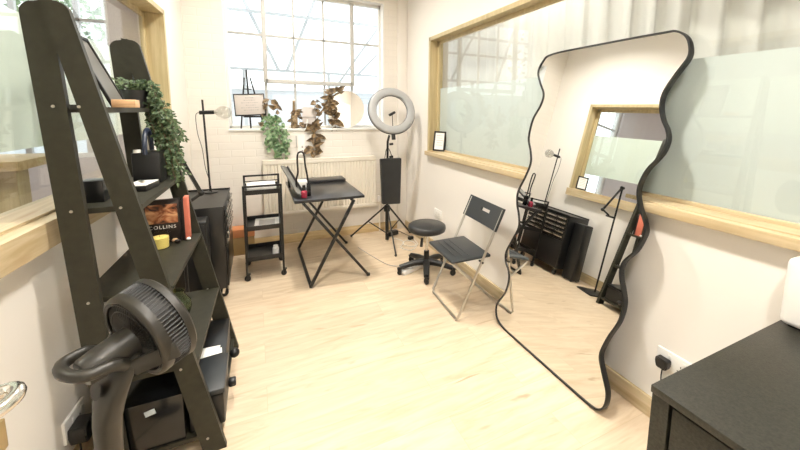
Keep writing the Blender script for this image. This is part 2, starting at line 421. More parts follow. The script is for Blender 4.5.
# side walls in their own frames: (distance along, height) with an opening
def lwp(y, z, off=0):      # off: + into the room, - into the wall
    d = V((LB, 1, 0)).normalized(); n = V((d.y, -d.x, 0)); return V((XL(y), y, z))+n*off
def lprism(mb, y0, y1, z0, z1, o0, o1):
    P = [lwp(y0, z0, o0), lwp(y1, z0, o0), lwp(y1, z0, o1), lwp(y0, z0, o1)]; Q = [p+V((0, 0, z1-z0)) for p in P]
    b = mb.bm; A = [b.verts.new(p) for p in P]; B = [b.verts.new(p) for p in Q]
    b.faces.new(A[::-1]); b.faces.new(B)
    for i in range(4): b.faces.new((A[i], A[(i+1) % 4], B[(i+1) % 4], B[i]))
    return mb
LY0, LY1, LZ0, LZ1 = .95, 3.43, .965, 2.205      # left window, outside of its timber
m = MB(); TL = .16
lprism(m, YF, LY0, 0, ZC, 0, -TL); lprism(m, LY1, YB+.02, 0, ZC, 0, -TL); lprism(m, LY0, LY1, 0, LZ0+.06, 0, -TL); lprism(m, LY0, LY1, LZ1-.01, ZC, 0, -TL)
struct('wall_left', m, WALL, smooth=0)
RY0, RY1, RZ0, RZ1 = -.75, 3.40, 1.0, 2.215
m = MB()
m.span((XR, YF, 0), (XR+.14, RY0, ZC)).span((XR, RY1, 0), (XR+.14, YB+.01, ZC)).span((XR, RY0, 0), (XR+.14, RY1, RZ0+.03)).span((XR, RY0, RZ1-.01), (XR+.14, RY1, ZC))
struct('wall_right', m, WALL, smooth=0)
# pine skirting
struct('baseboard_back', MB().span((-.55, YB-.018, 0), (1.565, YB, .1), .003), PINE_X)
struct('baseboard_right', MB().span((XR-.018, YF, 0), (XR, YB-.045, .1), .003), PINE_Y)
struct('baseboard_left', lprism(MB(), YF, YB-.02, 0, .1, .018, 0), PINE_Y)

# window_1: the outside window of white steel casements
w1 = thing('window_1', None, None, (.58, YB+.13, WZ0), kind='structure')
GY = YB+.13
fr = MB()
fw = .032
fr.span((WX0, GY-.03, WZ0), (WX0+fw, GY+.03, WZ1), .004).span((WX1-fw, GY-.03, WZ0), (WX1, GY+.03, WZ1), .004)
fr.span((WX0, GY-.03, WZ0), (WX1, GY+.03, WZ0+.03), .004).span((WX0, GY-.03, WZ1-.03), (WX1, GY+.03, WZ1), .004)
part('window_frame', fr, WHITE, w1)
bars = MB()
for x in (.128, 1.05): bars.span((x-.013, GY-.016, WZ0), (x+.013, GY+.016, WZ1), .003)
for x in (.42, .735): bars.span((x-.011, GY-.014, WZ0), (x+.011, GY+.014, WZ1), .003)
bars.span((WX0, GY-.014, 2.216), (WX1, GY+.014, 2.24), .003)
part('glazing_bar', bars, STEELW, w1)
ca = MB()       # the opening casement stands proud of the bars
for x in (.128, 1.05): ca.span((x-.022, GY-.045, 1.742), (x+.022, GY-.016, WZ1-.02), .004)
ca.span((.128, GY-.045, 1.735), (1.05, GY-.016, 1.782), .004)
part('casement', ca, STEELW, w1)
part('window_pane', MB().span((WX0+.01, GY-.002, WZ0+.01), (WX1-.01, GY+.002, WZ1-.01)), OUTGLASS, w1)
part('window_sill', MB().span((WX0, YB-.012, WZ0-.025), (WX1, GY+.02, WZ0), .004), WHITE, w1)
rv = MB()
rv.span((WX0-.002, YB-.002, WZ0), (WX0+.006, GY, WZ1)).span((WX1-.012, YB-.002, WZ0), (WX1+.002, GY, WZ1))
part('reveal', rv, WHITE, w1)

# window_2: pine framed borrowed light in the slanting side wall
w2 = thing('window_2', None, None, (XL(2.2), 2.2, LZ0), kind='structure')
fr = MB()
lprism(fr, LY1-.035, LY1, LZ0+.1, LZ1, .016, -.14); lprism(fr, LY0, LY0+.035, LZ0+.1, LZ1, .016, -.14)
lprism(fr, LY0, LY1, LZ1-.035, LZ1, .016, -.14)
o = part('window_frame', fr, PINE_Z, w2)
st = MB()
lprism(st, LY1-.075, LY1-.035, LZ0+.1, LZ1-.035, -.105, -.125); lprism(st, LY0, LY1-.035, LZ1-.07, LZ1-.035, -.105, -.125)
part('glazing_bead', st, PINE_Z, w2)
si = MB(); lprism(si, LY0, LY1, LZ0, 1.058, .055, -.02); lprism(si, LY0, LY1, 1.05, 1.068, .0, -.14)
part('window_sill', si, PINE_Y, w2)
gp = MB(); lprism(gp, LY0+.02, LY1-.03, 1.05, LZ1-.02, -.113, -.117); part('window_pane', gp, WINGLASS, w2)
fl = MB(); lprism(fl, LY0+.03, LY1-.075, 1.29, 1.818, -.118, -.1195); part('frosted_band', fl, FROST, w2)

# window_3: long pine framed borrowed light opposite
w3 = thing('window_3', None, None, (XR, 1.2, RZ0), kind='structure')
fr = MB()
fr.span((XR-.016, RY1-.035, RZ0+.05), (XR+.135, RY1, RZ1)).span((XR-.016, RY0, RZ0+.05), (XR+.135, RY0+.035, RZ1))
fr.span((XR-.016, RY0, RZ1-.035), (XR+.135, RY1, RZ1))
part('window_frame', fr, PINE_Z, w3)
st = MB(); st.span((XR+.07, RY1-.07, RZ0), (XR+.09, RY1-.035, RZ1-.03)).span((XR+.07, RY0, RZ1-.065), (XR+.09, RY1-.035, RZ1-.035))
part('glazing_bead', st, PINE_Z, w3)
si = MB(); si.span((XR-.05, RY0, RZ0), (XR+.02, RY1+.005, 1.044), .006).span((XR-.02, RY0, 1.03), (XR+.13, RY1, 1.05))
si.span((XR+.068, RY0, 1.045), (XR+.086, RY1-.03, 1.068), .003)
part('window_sill', si, PINE_Y, w3)
part('window_pane', MB().span((XR+.088, RY0+.02, 1.04), (XR+.092, RY1-.02, RZ1-.02)), WINGLASS, w3)
part('frosted_band', MB().span((XR+.0935, RY0+.02, 1.052), (XR+.095, RY1-.07, 1.70)), FROSTR, w3)

# the rooms behind the two borrowed lights
struct('floor_side', MB().span((-5.2, YF, -.1), (-.95, 4.3, -.002)), ADJF)
m = MB()
AX0, AX1, AZ0, AZ1 = -2.3, -1.16, 1.0, 2.62
m.span((-5.2, 4.25, 0), (AX0, 4.4, ZC)).span((AX1, 4.25, 0), (-.70, 4.4, ZC)).span((AX0, 4.25, 0), (AX1, 4.4, AZ0)).span((AX0, 4.25, AZ1), (AX1, 4.4, ZC))
struct('wall_side_back', m, ADJW, smooth=0)
struct('wall_side_far', MB().span((-5.3, YF, 0), (-5.2, 4.4, ZC)), ADJW)
struct('wall_side_front', MB().span((-5.2, YF-.1, 0), (-1.05, YF, ZC)), ADJW)
struct('ceiling_side', MB().span((-5.2, YF-.1, ZC), (-.9, 4.4, ZC+.1)), CEIL)
w4 = thing('window_4', None, None, (-1.7, 4.3, AZ0), kind='structure')
fr = MB()
fr.span((AX0, 4.29, AZ0), (AX0+.04, 4.35, AZ1)).span((AX1-.04, 4.29, AZ0), (AX1, 4.35, AZ1)).span((AX0, 4.29, AZ0), (AX1, 4.35, AZ0+.04)).span((AX0, 4.29, AZ1-.04), (AX1, 4.35, AZ1))
part('window_frame', fr, WHITE, w4)
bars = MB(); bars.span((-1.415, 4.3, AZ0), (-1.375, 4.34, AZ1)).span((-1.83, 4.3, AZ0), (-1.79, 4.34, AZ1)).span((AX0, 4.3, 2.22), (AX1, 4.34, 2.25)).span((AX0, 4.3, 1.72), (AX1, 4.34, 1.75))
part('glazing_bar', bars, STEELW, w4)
part('window_pane', MB().span((AX0, 4.318, AZ0), (AX1, 4.322, AZ1)), OUTGLASS, w4)
# curtain room
struct('wall_far', MB().span((3.2, YF, 0), (3.3, YB, ZC)), WALL)
struct('wall_curtain_end', MB().span((XR+.14, YB-.02, 0), (3.3, YB+.26, ZC)).span((XR+.2, YF-.12, 0), (3.3, YF, ZC)), WALL)
struct('ceiling_curtain', MB().span((XR+.3, YF-.1, ZC), (3.3, YB+.3, ZC+.1)), CEIL)
struct('floor_curtain', MB().span((2.9, YF, -.1), (3.3, YB, 0)), FLOOR)
m = MB(); n = 240
ctop, cbot = [], []
for i in range(n+1):
    y = -1.1+5.1*i/n; ph = y*2*pi/.16
    x = 2.02+.028*sin(ph)+.012*sin(ph*2.3+1)+.01*sin(y*5)
    ctop.append(m.bm.verts.new((x, y, 2.6))); cbot.append(m.bm.verts.new((x+.006*sin(ph*.7), y, .12)))
for i in range(n): m.bm.faces.new((ctop[i], ctop[i+1], cbot[i+1], cbot[i]))
cur = thing('curtain', 'sheer off-white curtain hanging in folds behind the long pine-framed window', 'curtain', (2.02, 1.3, 2.6))
part('fabric', m, CURTAIN, cur, 180)
part('rail', MB().tube([(2.02, -1.15, 2.62), (2.02, 3.85, 2.62)], .012, 10), WHITE, cur)

# ------------------------------------------------------------------ outside the back window
bg = thing('glass_roof_frame', 'pale grey steel frame of the glass roof outside the white window', 'roof frame', (.6, 6.2, 0))
def beam(name, p, q, w=.05): part(name, MB().bar(p, q, w, w), GREYB, bg)
for z, y in ((2.02, 5.6), (2.75, 5.4)): beam('crossbeam', (-2.6, y, z), (3.6, y, z), .035)
for (p, q) in (((-.25, 5.4, 3.3), (.35, 5.6, 2.02)), ((1.0, 5.4, 3.4), (.45, 5.6, 2.0)), ((.95, 5.5, 1.55), (1.9, 5.4, 2.9)), ((1.5, 5.6, 2.02), (2.4, 5.4, 3.0)), ((-.9, 5.4, 3.1), (-.4, 5.6, 1.4))): beam('diagonal_brace', p, q, .035)
for x in (-1.4, -.1, 1.05, 2.3): beam('rafter', (x, 5.6, 0), (x, 5.6, 2.02), .04)
shed = thing('outbuilding', 'pale low outbuilding with a dark window strip, outside beyond the white window', 'building', (1.2, 8.2, 0))
part('wall', MB().span((-4.2, 8.0, 0), (5.2, 8.4, 1.86)), OUTW, shed)
part('roof', MB().span((-4.3, 7.9, 1.86), (5.3, 8.5, 1.93)), WHITE, shed)
part('window_strip', MB().span((2.15, 7.97, 1.62), (2.75, 8.0, 1.76)), GREYB, shed)
part('window_strip', MB().span((-.5, 7.97, 1.62), (.35, 8.0, 1.76)), GREYB, shed)
struct('ground', MB().span((-9, 4.45, -.12), (9, 12, -.02)), OUTW)
tr = thing('garden_tree', 'leafy green tree outside, seen through the window of the neighbouring room', 'tree', (-2.0, 5.7, 0))
m = MB()
for i in range(520):
    p = V((random.gauss(-2.0, .34), random.gauss(5.7, .2), random.gauss(2.35, .34)))
    m.leaf(p, (random.uniform(-1, 1), random.uniform(-1, 1), random.uniform(-1, .4)), (random.uniform(-1, 1), -1, random.uniform(-1, 1)), .1, .06)
part('foliage', m, TREE, tr, 0)
part('trunk', MB().tube([(-2.0, 5.7, -.02), (-2.02, 5.7, 1.2), (-1.98, 5.72, 2.2)], [.06, .05, .03], 8), STEM, tr)
# timber bench beyond the side window
bt = thing('trestle_bench', 'pine trestle bench with a thick post in the neighbouring room', 'bench', (-1.25, 2.6, 0))
part('bench_top', MB().span((-2.7, 2.55, 1.12), (-1.12, 3.0, 1.17), .004), PINE_X, bt)
for x in (-1.2, -2.6): part('leg', MB().span((x-.045, 2.6, 0), (x+.045, 2.72, 1.12), .003), PINE_Z, bt)
part('stretcher', MB().span((-2.6, 2.63, .3), (-1.2, 2.68, .38), .003), PINE_X, bt)

# ------------------------------------------------------------------ radiator
ra = thing('radiator', 'cream panel radiator with vertical flutes under the white window', 'radiator', (.7, 4.0, .34))
m = MB(); X0, X1 = .06, 1.27; n = int((X1-X0)/.033)
pts = [(X0, 0)]
for i in range(n):
    x = X0+(i+.5)*(X1-X0)/n; h = (X1-X0)/n
    pts += [(x-h*.42, 0), (x-h*.28, .011), (x+h*.28, .011), (x+h*.42, 0)]
pts += [(X1, 0), (X1, -.02), (X0, -.02)]
m.prism(pts, (0, 3.965, .385), (1, 0, 0), (0, -1, 0), -.50)
m.span((X0, 3.955, .34), (X1, 3.985, .385), .008).span((X0, 3.955, .885), (X1, 3.985, .93), .008)
part('panel', m, RAD_M, ra, 30)
m = MB(); m.span((X0-.004, 3.955, .925), (X1+.004, 4.03, .938), .003).span((X0-.004, 3.96, .35), (X0, 4.03, .93)).span((X1, 3.96, .35), (X1+.004, 4.03, .93))
for i in range(40): m.span((X0+.02+i*.03, 3.965, .938), (X0+.036+i*.03, 4.02, .9395))
part('top_grille', m, RAD_M, ra)
m = MB(); m.tube([(X1, 4.0, .37), (X1+.045, 4.0, .37), (X1+.055, 4.0, .36), (X1+.055, 4.0, .0)], .0085, 10)
part('pipe', m, RAD_M, ra); part('valve', MB().lathe([(0, 0), (.018, 0), (.02, .05), (.014, .07), (0, .07)], (X1+.05, 4.0, .38)), WPLASTIC, ra)
for x in (X0+.15, X1-.15): part('bracket', MB().span((x-.02, 4.0, .45), (x+.02, YB-.001, .85)), RAD_M, ra)

# ------------------------------------------------------------------ ladder shelf
YN, YFa = 1.612, 2.32
ld = thing('ladder_shelf', 'dark espresso ladder shelf with two A-shaped sides against the pine-sill wall', 'shelf', (-.4, 1.97, 0))
def postsh(y, dx, rear, th=.026):
    """one board of an A-frame: rear stands by the wall, front leans out, both with rounded tops"""
    if rear: tl, tr, br, bl = (-.657, 1.79), (-.585, 1.80), (-.50, 0), (-.575, 0)
    else: tl, tr, br, bl = (-.608, 1.80), (-.532, 1.795), (-.168, 0), (-.252, 0)
    def up(a, b, z): t = (z-a[1])/(b[1]-a[1]); return a[0]+(b[0]-a[0])*t
    pts = [bl, br]
    R = .04
    if rear: pts += [(tr[0], tr[1])]+[(tl[0]+R-R*sin(a), tl[1]-R+R*cos(a)) for a in [k*pi/12 for k in range(7)]]
    else: pts += [(tr[0]-R+R*cos(a), tr[1]-R+R*sin(a)) for a in [k*pi/12 for k in range(7)]]+[(tl[0], tl[1])]
    m = MB(); m.prism([(x+dx, z) for x, z in pts], (0, y+th/2, 0), (1, 0, 0), (0, 0, 1), th); return m
for y, dx in ((YN, 0), (YFa, .022)):
    off = .0
    part('upright', postsh(y+.002, dx, True), ESP, ld, 40); part('upright', postsh(y-.004, dx, False), ESP, ld, 40)
SH = [(1.445, -.645, -.475), (1.085, -.63, -.39), (.745, -.612, -.318), (.402, -.595, -.25), (.06, -.58, -.185)]
for k, (z, xa, xb) in enumerate(SH):
    m = MB(); 
    m.prism([(xa, YN+.014), (xb-.004, YN+.014), (xb+.018, YFa-.016), (xa+.022, YFa-.016)], (0, 0, z-.01), (1, 0, 0), (0, 1, 0), .02)
    part('shelf', m, ESP, ld)
    for y, dx in ((YN-.017, 0), (YFa-.017, .022)):
        for x in (xa+.045, xb-.06 if k < 4 else xb-.05):
            part('bolt', MB().lathe([(0, 0), (.0052, 0), (.0045, .003), (0, .004)], (x+dx, y+.0, z+.01), (0, -1, 0), 10), STEEL, ld)
m = MB(); m.span((-.562, YN-.011, 1.445), (-.53, YN+.009, 1.462)); part('spacer', m, BLACK, ld)
ZT = [s[0]+.01 for s in SH]

# things on the ladder shelf
pf = thing('leaning_picture', 'slim black-edged grey panel leaning on the top ladder shelf', 'frame', (-.58, 1.93, ZT[0]))
A, B = V((-.648, 1.9, 1.745)), V((-.528, 1.9, ZT[0]+.002)); dirn = (A-B)
m = MB(); W = .18
for y in (1.9, 1.9+W): m.bar(A+V((0, y-1.9, 0)), B+V((0, y-1.9, 0)), .012, .012, (0, 1, 0), .002)
m.bar(A, A+V((0, W, 0)), .012, .012).bar(B+V((0, 0, .006)), B+V((0, W, .006)), .012, .012)
part('border', m, BLACK, pf)
m = MB(); a1 = A+V((0, .006, -.004)); m.quad(a1, a1+V((0, W-.012, 0)), B+V((0, W-.006, .006)), B+V((0, .006, .006))); m.quad(a1+V((-.004, 0, 0)), B+V((-.004, .006, .006)), B+V((-.004, W-.006, .006)), a1+V((-.004, W-.012, 0)))
part('panel', m, STONE, pf)
solo('timber_block', MB().box((-.452, 1.77, ZT[0]+.015), (.072, .09, .030), MX.Rotation(.08, 3, 'Z'), .002), BLOCKW, (-.447, 1.77, ZT[0]), 'small light timber block on the top ladder shelf', 'block')
pl = thing('trailing_plant', 'dense trailing plant with tiny dark green leaves spilling down from the top ladder shelf', 'plant', (-.47, 2.19, ZT[0]))
part('pot', MB().lathe([(0, 0), (.04, 0), (.055, .085), (.05, .085), (.045, .07), (0, .07)], (-.52, 2.19, ZT[0])), POT, pl)
m = MB(); stm = MB()
rnd = random.Random(3)
for s in range(30):
    a = rnd.uniform(-.9, 1.0)
    p0 = V((-.52, 2.19, ZT[0]+.075)); L = rnd.uniform(.12, .46)
    d = V((cos(a), sin(a)*.75, 0))
    pts = [p0, p0+d*.05+V((0, 0, .05)), p0+d*rnd.uniform(.07, .1)+V((0, 0, .01))]
    out = rnd.uniform(.035, .085)
    for k in range(1, 7): pts.append(p0+d*(out+.012*k+rnd.uniform(-.012, .012))+V((.005*k, rnd.uniform(-.01, .01), -.075-L*k/6+.07)))
    sp = spline(pts, 5); stm.tube(sp[::3], .0012, 4)
    for q in sp[2:]:
        for w in range(2):
            dv = V((rnd.uniform(-1, 1), rnd.uniform(-1, 1), rnd.uniform(-1, .3)))
            m.leaf(q+dv*.008, dv, (rnd.uniform(-.4, 1), -1, rnd.uniform(-.2, 1)), rnd.uniform(.016, .027), .013, .2, .15)
for i in range(110):
    a = rnd.uniform(0, 2*pi); rr = rnd.uniform(.0, .075)
    p = V((-.52+rr*cos(a), 2.19+rr*sin(a), ZT[0]+.085+rnd.uniform(0, .045)))
    dv = V((cos(a), sin(a), rnd.uniform(-.3, 1))); m.leaf(p, dv, (rnd.uniform(-1, 1), -1, 1), .024, .015, .2, .15)
part('foliage', m, VINE, pl, 0); part('stem', stm, STEM, pl)

mg = thing('carry_caddy', 'black box-shaped caddy with a navy tubular handle, under the trailing plant', 'caddy', (-.47, 2.13, ZT[1]))
part('body', MB().box((-.475, 2.14, ZT[1]+.075), (.11, .13, .15), None, .006), BLACK, mg)
m = MB(); m.tube(spline([(-.475, 2.075, ZT[1]+.14), (-.475, 2.08, ZT[1]+.2), (-.475, 2.115, ZT[1]+.25), (-.475, 2.165, ZT[1]+.25), (-.475, 2.2, ZT[1]+.2), (-.475, 2.205, ZT[1]+.14)], 6), .010, 10); part('handle', m, NAVY, mg, label='navy tubular handle')
part('cap', MB().lathe([(0, 0), (.014, 0), (.014, .014), (0, .016)], (-.505, 2.075, ZT[1]+.15)), WPLASTIC, mg)
kt = thing('note_tray', 'black tray with a white top lying on the second ladder shelf', 'tray', (-.47, 1.98, ZT[1]))
part('base', MB().box((-.465, 1.95, ZT[1]+.012), (.08, .14, .024), MX.Rotation(-.15, 3, 'Z'), .003), BLACK, kt)
part('paper', MB().box((-.467, 1.952, ZT[1]+.026), (.078, .136, .004), MX.Rotation(-.15, 3, 'Z'), .001), PAPER, kt)
part('clip', MB().box((-.47, 1.96, ZT[1]+.032), (.012, .05, .008), MX.Rotation(.5, 3, 'Z'), .002), STEEL, kt)
fg = thing('figurine', 'small dark figurine on a thin stem on the second ladder shelf', 'ornament', (-.56, 2.13, ZT[1]))
part('stem', MB().lathe([(0, 0), (.02, 0), (.02, .006), (.004, .01), (.004, .09), (0, .09)], (-.58, 2.08, ZT[1])), STEEL, fg)
part('head', MB().prism([(-.02, .0), (.03, .018), (.0, .035), (-.02, .055)], (-.58, 2.085, ZT[1]+.085), (1, 0, 0), (0, 0, 1), .012), BLACK, fg)
solo('gift_box', MB().box((-.565, 1.75, ZT[1]+.042), (.07, .07, .084), None, .003), TOOLCH, (-.565, 1.75, ZT[1]), 'small black cube box behind the uprights on the second ladder shelf', 'box')

# third shelf: books and candle
z3 = ZT[2]
bk = thing('book', 'black book with a copper picture cover standing on the third ladder shelf', 'book', (-.44, 2.26, z3))
bx0, bx1, by = -.535, -.377, 2.195
part('cover', MB().box(((bx0+bx1)/2, by+.012, z3+.115), (bx1-bx0, .024, .23), None, .002), BCOVER, bk)
part('picture', MB().span((bx0+.012, by-.001, z3+.105), (bx1-.010, by, z3+.205)), COVER, bk, label='copper-coloured cover picture')
part('title', text_mesh('COLLINS', .025, ((bx0+bx1)/2, by-.001, z3+.084), (1, 0, 0), (0, 0, 1)), PAPER, bk, 0, label='white cover lettering')
def book(x, w, h, mt, label, d=.15):
    b = thing('book', label, 'book', (x, by+.06, z3), 0, 'books on the third ladder shelf')
    part('cover', MB().box((x, by+d/2, z3+h/2), (w, d, h), None, .002), mt, b)
    part('pages', MB().box((x, by+d/2+.002, z3+h/2+.001), (w-.006, d-.004, h-.003), None), PAPER, b)
bk['group'] = 'books on the third ladder shelf'
book(-.367, .016, .215, BCOVER, 'thin black-spined book between the picture book and the coral book', .09)
book(-.349, .02, .235, CORAL, 'coral red book at the outer end of the book row', .055)
solo('pebble', MB().ball((-.345, 2.19, z3+.009), .011, 12, (1, 1, .8)), PAPER, (-.345, 2.19, z3), 'small white pebble beside the coral book', 'pebble')
for (x, y, mt, lb) in ((-.405, 2.185, BLOCKW, 'tan trinket behind the yellow candle'), (-.39, 2.165, BCOVER, 'black bead nearest the shelf edge in front of the picture book')):
    solo('trinket', MB().ball((x, y, z3+.011), .013, 10, (1.2, .8, .8)), mt, (x, y, z3), lb, 'trinket')
cd = thing('candle', 'yellow candle in a clear glass tumbler on the third ladder shelf', 'candle', (-.458, 2.14, z3))
c = (-.456, 2.12, z3)
part('wax', MB().lathe([(0, .004), (.037, .004), (.039, .056), (0, .058)], c), CANDLE, cd)
part('jar', MB().lathe([(0, 0), (.039, 0), (.0425, .004), (.044, .074), (.0415, .074), (.040, .006), (0, .004)], c), CLEAR, cd)
part('wick', MB().cyl((c[0], c[1], z3+.056), (c[0], c[1], z3+.066), .001, seg=6), INK, cd)
# fourth shelf: green glass
gj = thing('glass_vase', 'round green glass vase on the fourth ladder shelf', 'vase', (-.375, 2.03, ZT[3]))
c = (-.385, 2.03, ZT[3])
part('bowl', MB().lathe([(0, .0), (.03, 0), (.05, .02), (.06, .055), (.055, .085), (.038, .11), (.03, .125), (.034, .14), (.031, .14), (.027, .126), (.035, .108), (.051, .084), (.056, .055), (.047, .024), (0, .006)], c), GREEN, gj, 60)
# bottom shelf
z5 = ZT[4]
sc = thing('storage_case', 'black storage case with a flat lid sticking out of the bottom ladder shelf', 'case', (-.24, 1.8, z5))
part('case_body', MB().span((-.305, 1.65, z5), (-.172, 1.90, .215), .008), BLACK, sc)
part('case_lid', MB().span((-.309, 1.645, .217), (-.166, 1.905, .245), .008), CHAIRP, sc)
part('caster', MB().lathe([(0, 0), (.018, 0), (.022, .006), (.022, .026), (.018, .032), (0, .032)], (-.17, 1.87, .10), (1, 0, 0)), BLACK, sc)
s2 = thing('storage_bin', 'lidded black bin at the back of the bottom ladder shelf', 'bin', (-.38, 2.1, z5))
part('bin_body', MB().span((-.52, 1.93, z5), (-.185, 2.28, .2), .01), BLACK, s2); part('bin_lid', MB().span((-.525, 1.925, .2), (-.18, 2.285, .222), .008), TOOLCH, s2)
part('knob', MB().ball((-.155, 2.1, .06+.045), .026, 14), BLACK, s2)
for i, (x, y, r, lb) in enumerate(((-.25, 1.955, .1, 'white paper slip lying uppermost on the lidded bin'), (-.262, 1.99, -.08, 'white paper slip lying underneath on the lidded bin'))):
    solo('paper_slip', MB().box((x, y, .2245+.002*(1-i)), (.1, .045, .0015), MX.Rotation(r, 3, 'Z')), PAPER, (x, y, .223), lb, 'paper')
s3 = thing('shoe_box', 'dark box with a pale blue tag at the near end of the bottom ladder shelf', 'box', (-.45, 1.64, z5))
part('box_body', MB().span((-.545, 1.632, z5), (-.318, 1.915, .28), .003), BLACKG, s3)
part('tag', MB().box((-.43, 1.630, .235), (.035, .003, .022), MX.Rotation(-.2, 3, 'Y')), BLUEW, s3, label='pale blue tag')

# ------------------------------------------------------------------ fan
fa = thing('pedestal_fan', 'dark bronze pedestal fan with a round louvred head and a loop handle', 'fan', (-.42, 1.15, 0))
C = V((-.335, 1.2, .802)); az, el = RAD(42), RAD(12)
ax = V((cos(el)*cos(az), cos(el)*sin(az), sin(el))); e1 = ax.cross(V((0, 0, 1))).normalized(); e2 = e1.cross(ax).normalized()
R, DP = .131, .088
def pol(t, r, h): return C+(e1*cos(t)+e2*sin(t))*r+ax*h
part('rear_ring', MB().lathe([(R-.016, -.002), (R-.010, -.006), (R-.002, -.002), (R, .006), (R, .022), (R-.004, .022), (R-.005, .01), (R-.016, .006), (R-.016, -.002)], C, ax, 72), FANM, fa, 50)
part('front_rim', MB().lathe([(R-.004, DP-.022), (R+.004, DP-.022), (R+.006, DP-.006), (R, DP), (R-.012, DP+.006), (R-.016, DP), (R-.006, DP-.008), (R-.004, DP-.022)], C, ax, 72), FANM, fa, 50)
m = MB()
for k in range(72):
    t = 2*pi*k/72; m.tube([pol(t, R-.002, .020), pol(t+.02, R+.001, .055), pol(t+.04, R+.001, DP-.02)], .0019, 4)
part('side_grille', m, BLACK, fa)
part('drum_lining', MB().lathe([(R-.012, .01), (R-.010, DP-.015)], C, ax, 48), FAND, fa, 50)
m = MB()
for k in range(60):
    t = 2*pi*k/60; m.tube([pol(t, R-.02, .002), pol(t, .08, -.006), pol(t, .04, -.008)], .0018, 4)
for r_ in (.06, .09, .112): m.tube([pol(2*pi*i/48, r_, -.004) for i in range(48)], .002, 5, True)
part('rear_grille', m, FAND, fa)
part('back_plate', MB().lathe([(0, .012), (R-.014, .012), (R-.014, .016), (0, .016)], C, ax, 40), FAND, fa, 50)
m = MB()
for k in range(60):
    t = 2*pi*k/60; m.tube([pol(t, R-.014, DP+.002), pol(t, .08, DP+.016), pol(t, .025, DP+.02)], .0018, 4)
for r_ in (.05, .09): m.tube([pol(2*pi*i/48, r_, DP+.016) for i in range(48)], .0022, 5, True)
part('front_grille', m, FANM, fa); part('centre_cap', MB().lathe([(0, .01), (.022, .008), (.026, 0), (0, -.002)], C+ax*(DP+.018), ax), FANM, fa)
m = MB()
for k in range(5):
    t0 = 2*pi*k/5; pts = []
    for i in range(6):
        rr = .03+.09*i/5; t1 = t0+.25*i/5; d = e1*cos(t1)+e2*sin(t1); tg = -e1*sin(t1)+e2*cos(t1); w = .015+.024*i/5
        pts.append((C+d*rr-tg*w+ax*(DP*.5-.016), C+d*rr+tg*w+ax*(DP*.5+.016)))
    for (a, b), (c_, d_) in zip(pts, pts[1:]): m.quad(a, b, d_, c_)
part('blade', m, FAND, fa, 60)
part('motor_housing', MB().lathe([(0, .122), (.034, .120), (.038, .114), (.041, .08), (.043, .03), (.043, .0), (0, 0)], C-ax*.005, -ax, 32), FANM, fa, 50)
# yoke widening from the pole to the head, with the loop handle behind it
PX, PY = -.402, 1.16
m = MB()
rings = [((PX, PY, .50), .030, .030), ((PX+.002, PY+.002, .60), .034, .032), ((PX+.008, PY+.008, .65), .048, .032), ((PX+.018, PY+.018, .70), .062, .028), ((PX+.03, PY+.03, .745), .072, .022), ((PX+.04, PY+.04, .775), .070, .014)]
bm = m.bm; prev = None
side = V((cos(az+pi/2), sin(az+pi/2), 0)); fwd_ = V((cos(az), sin(az), 0))
for (c, w, t_) in rings:
    c = V(c); ring = []
    for k in range(20):
        a = 2*pi*k/20; ring.append(bm.verts.new(c+side*w*cos(a)+fwd_*t_*sin(a)))
    if prev:
        for k in range(20): l = (k+1) % 20; bm.faces.new((prev[k], prev[l], ring[l], ring[k]))
    else: bm.faces.new(ring[::-1])
    prev = ring
bm.faces.new(prev)
part('yoke', m, FANM, fa, 60)
hc = V((PX+.020, PY+.020, .785)); bk_ = -fwd_
loop = spline([hc+side*.062+V((0, 0, -.02)), hc+side*.066+bk_*.03, hc+side*.052+bk_*.082+V((0, 0, .004)), hc+bk_*.10+V((0, 0, .006)), hc-side*.052+bk_*.082+V((0, 0, .004)), hc-side*.066+bk_*.03, hc-side*.062+V((0, 0, -.02))], 6)
m = MB(); m.tube(loop, .0155, 10); part('handle', m, FANM, fa, 60)
for sgn in (1, -1):
    m = MB(); m.bar(V((PX+.03, PY+.03, .745))+side*.062*sgn, C+ax*.03+side*(R+.008)*sgn+V((0, 0, -.02)), .012, .045, (0, 0, 1), .004); part('side_arm', m, FANM, fa)
part('grip_slot', MB().lathe([(0, .0), (.022, 0), (.024, .002), (0, .004)], V((PX+.012, PY+.012, .70))+bk_*.031, (bk_+V((0, 0, .25))).normalized()), FAND, fa, 50)
part('pole', MB().cyl((PX, PY, .03), (PX, PY, .52), .027, .029, 24), FANM, fa)
part('base', MB().lathe([(0, 0), (.15, 0), (.155, .008), (.15, .02), (.06, .03), (.035, .04), (0, .04)], (PX, PY, 0), seg=40), FANM, fa)

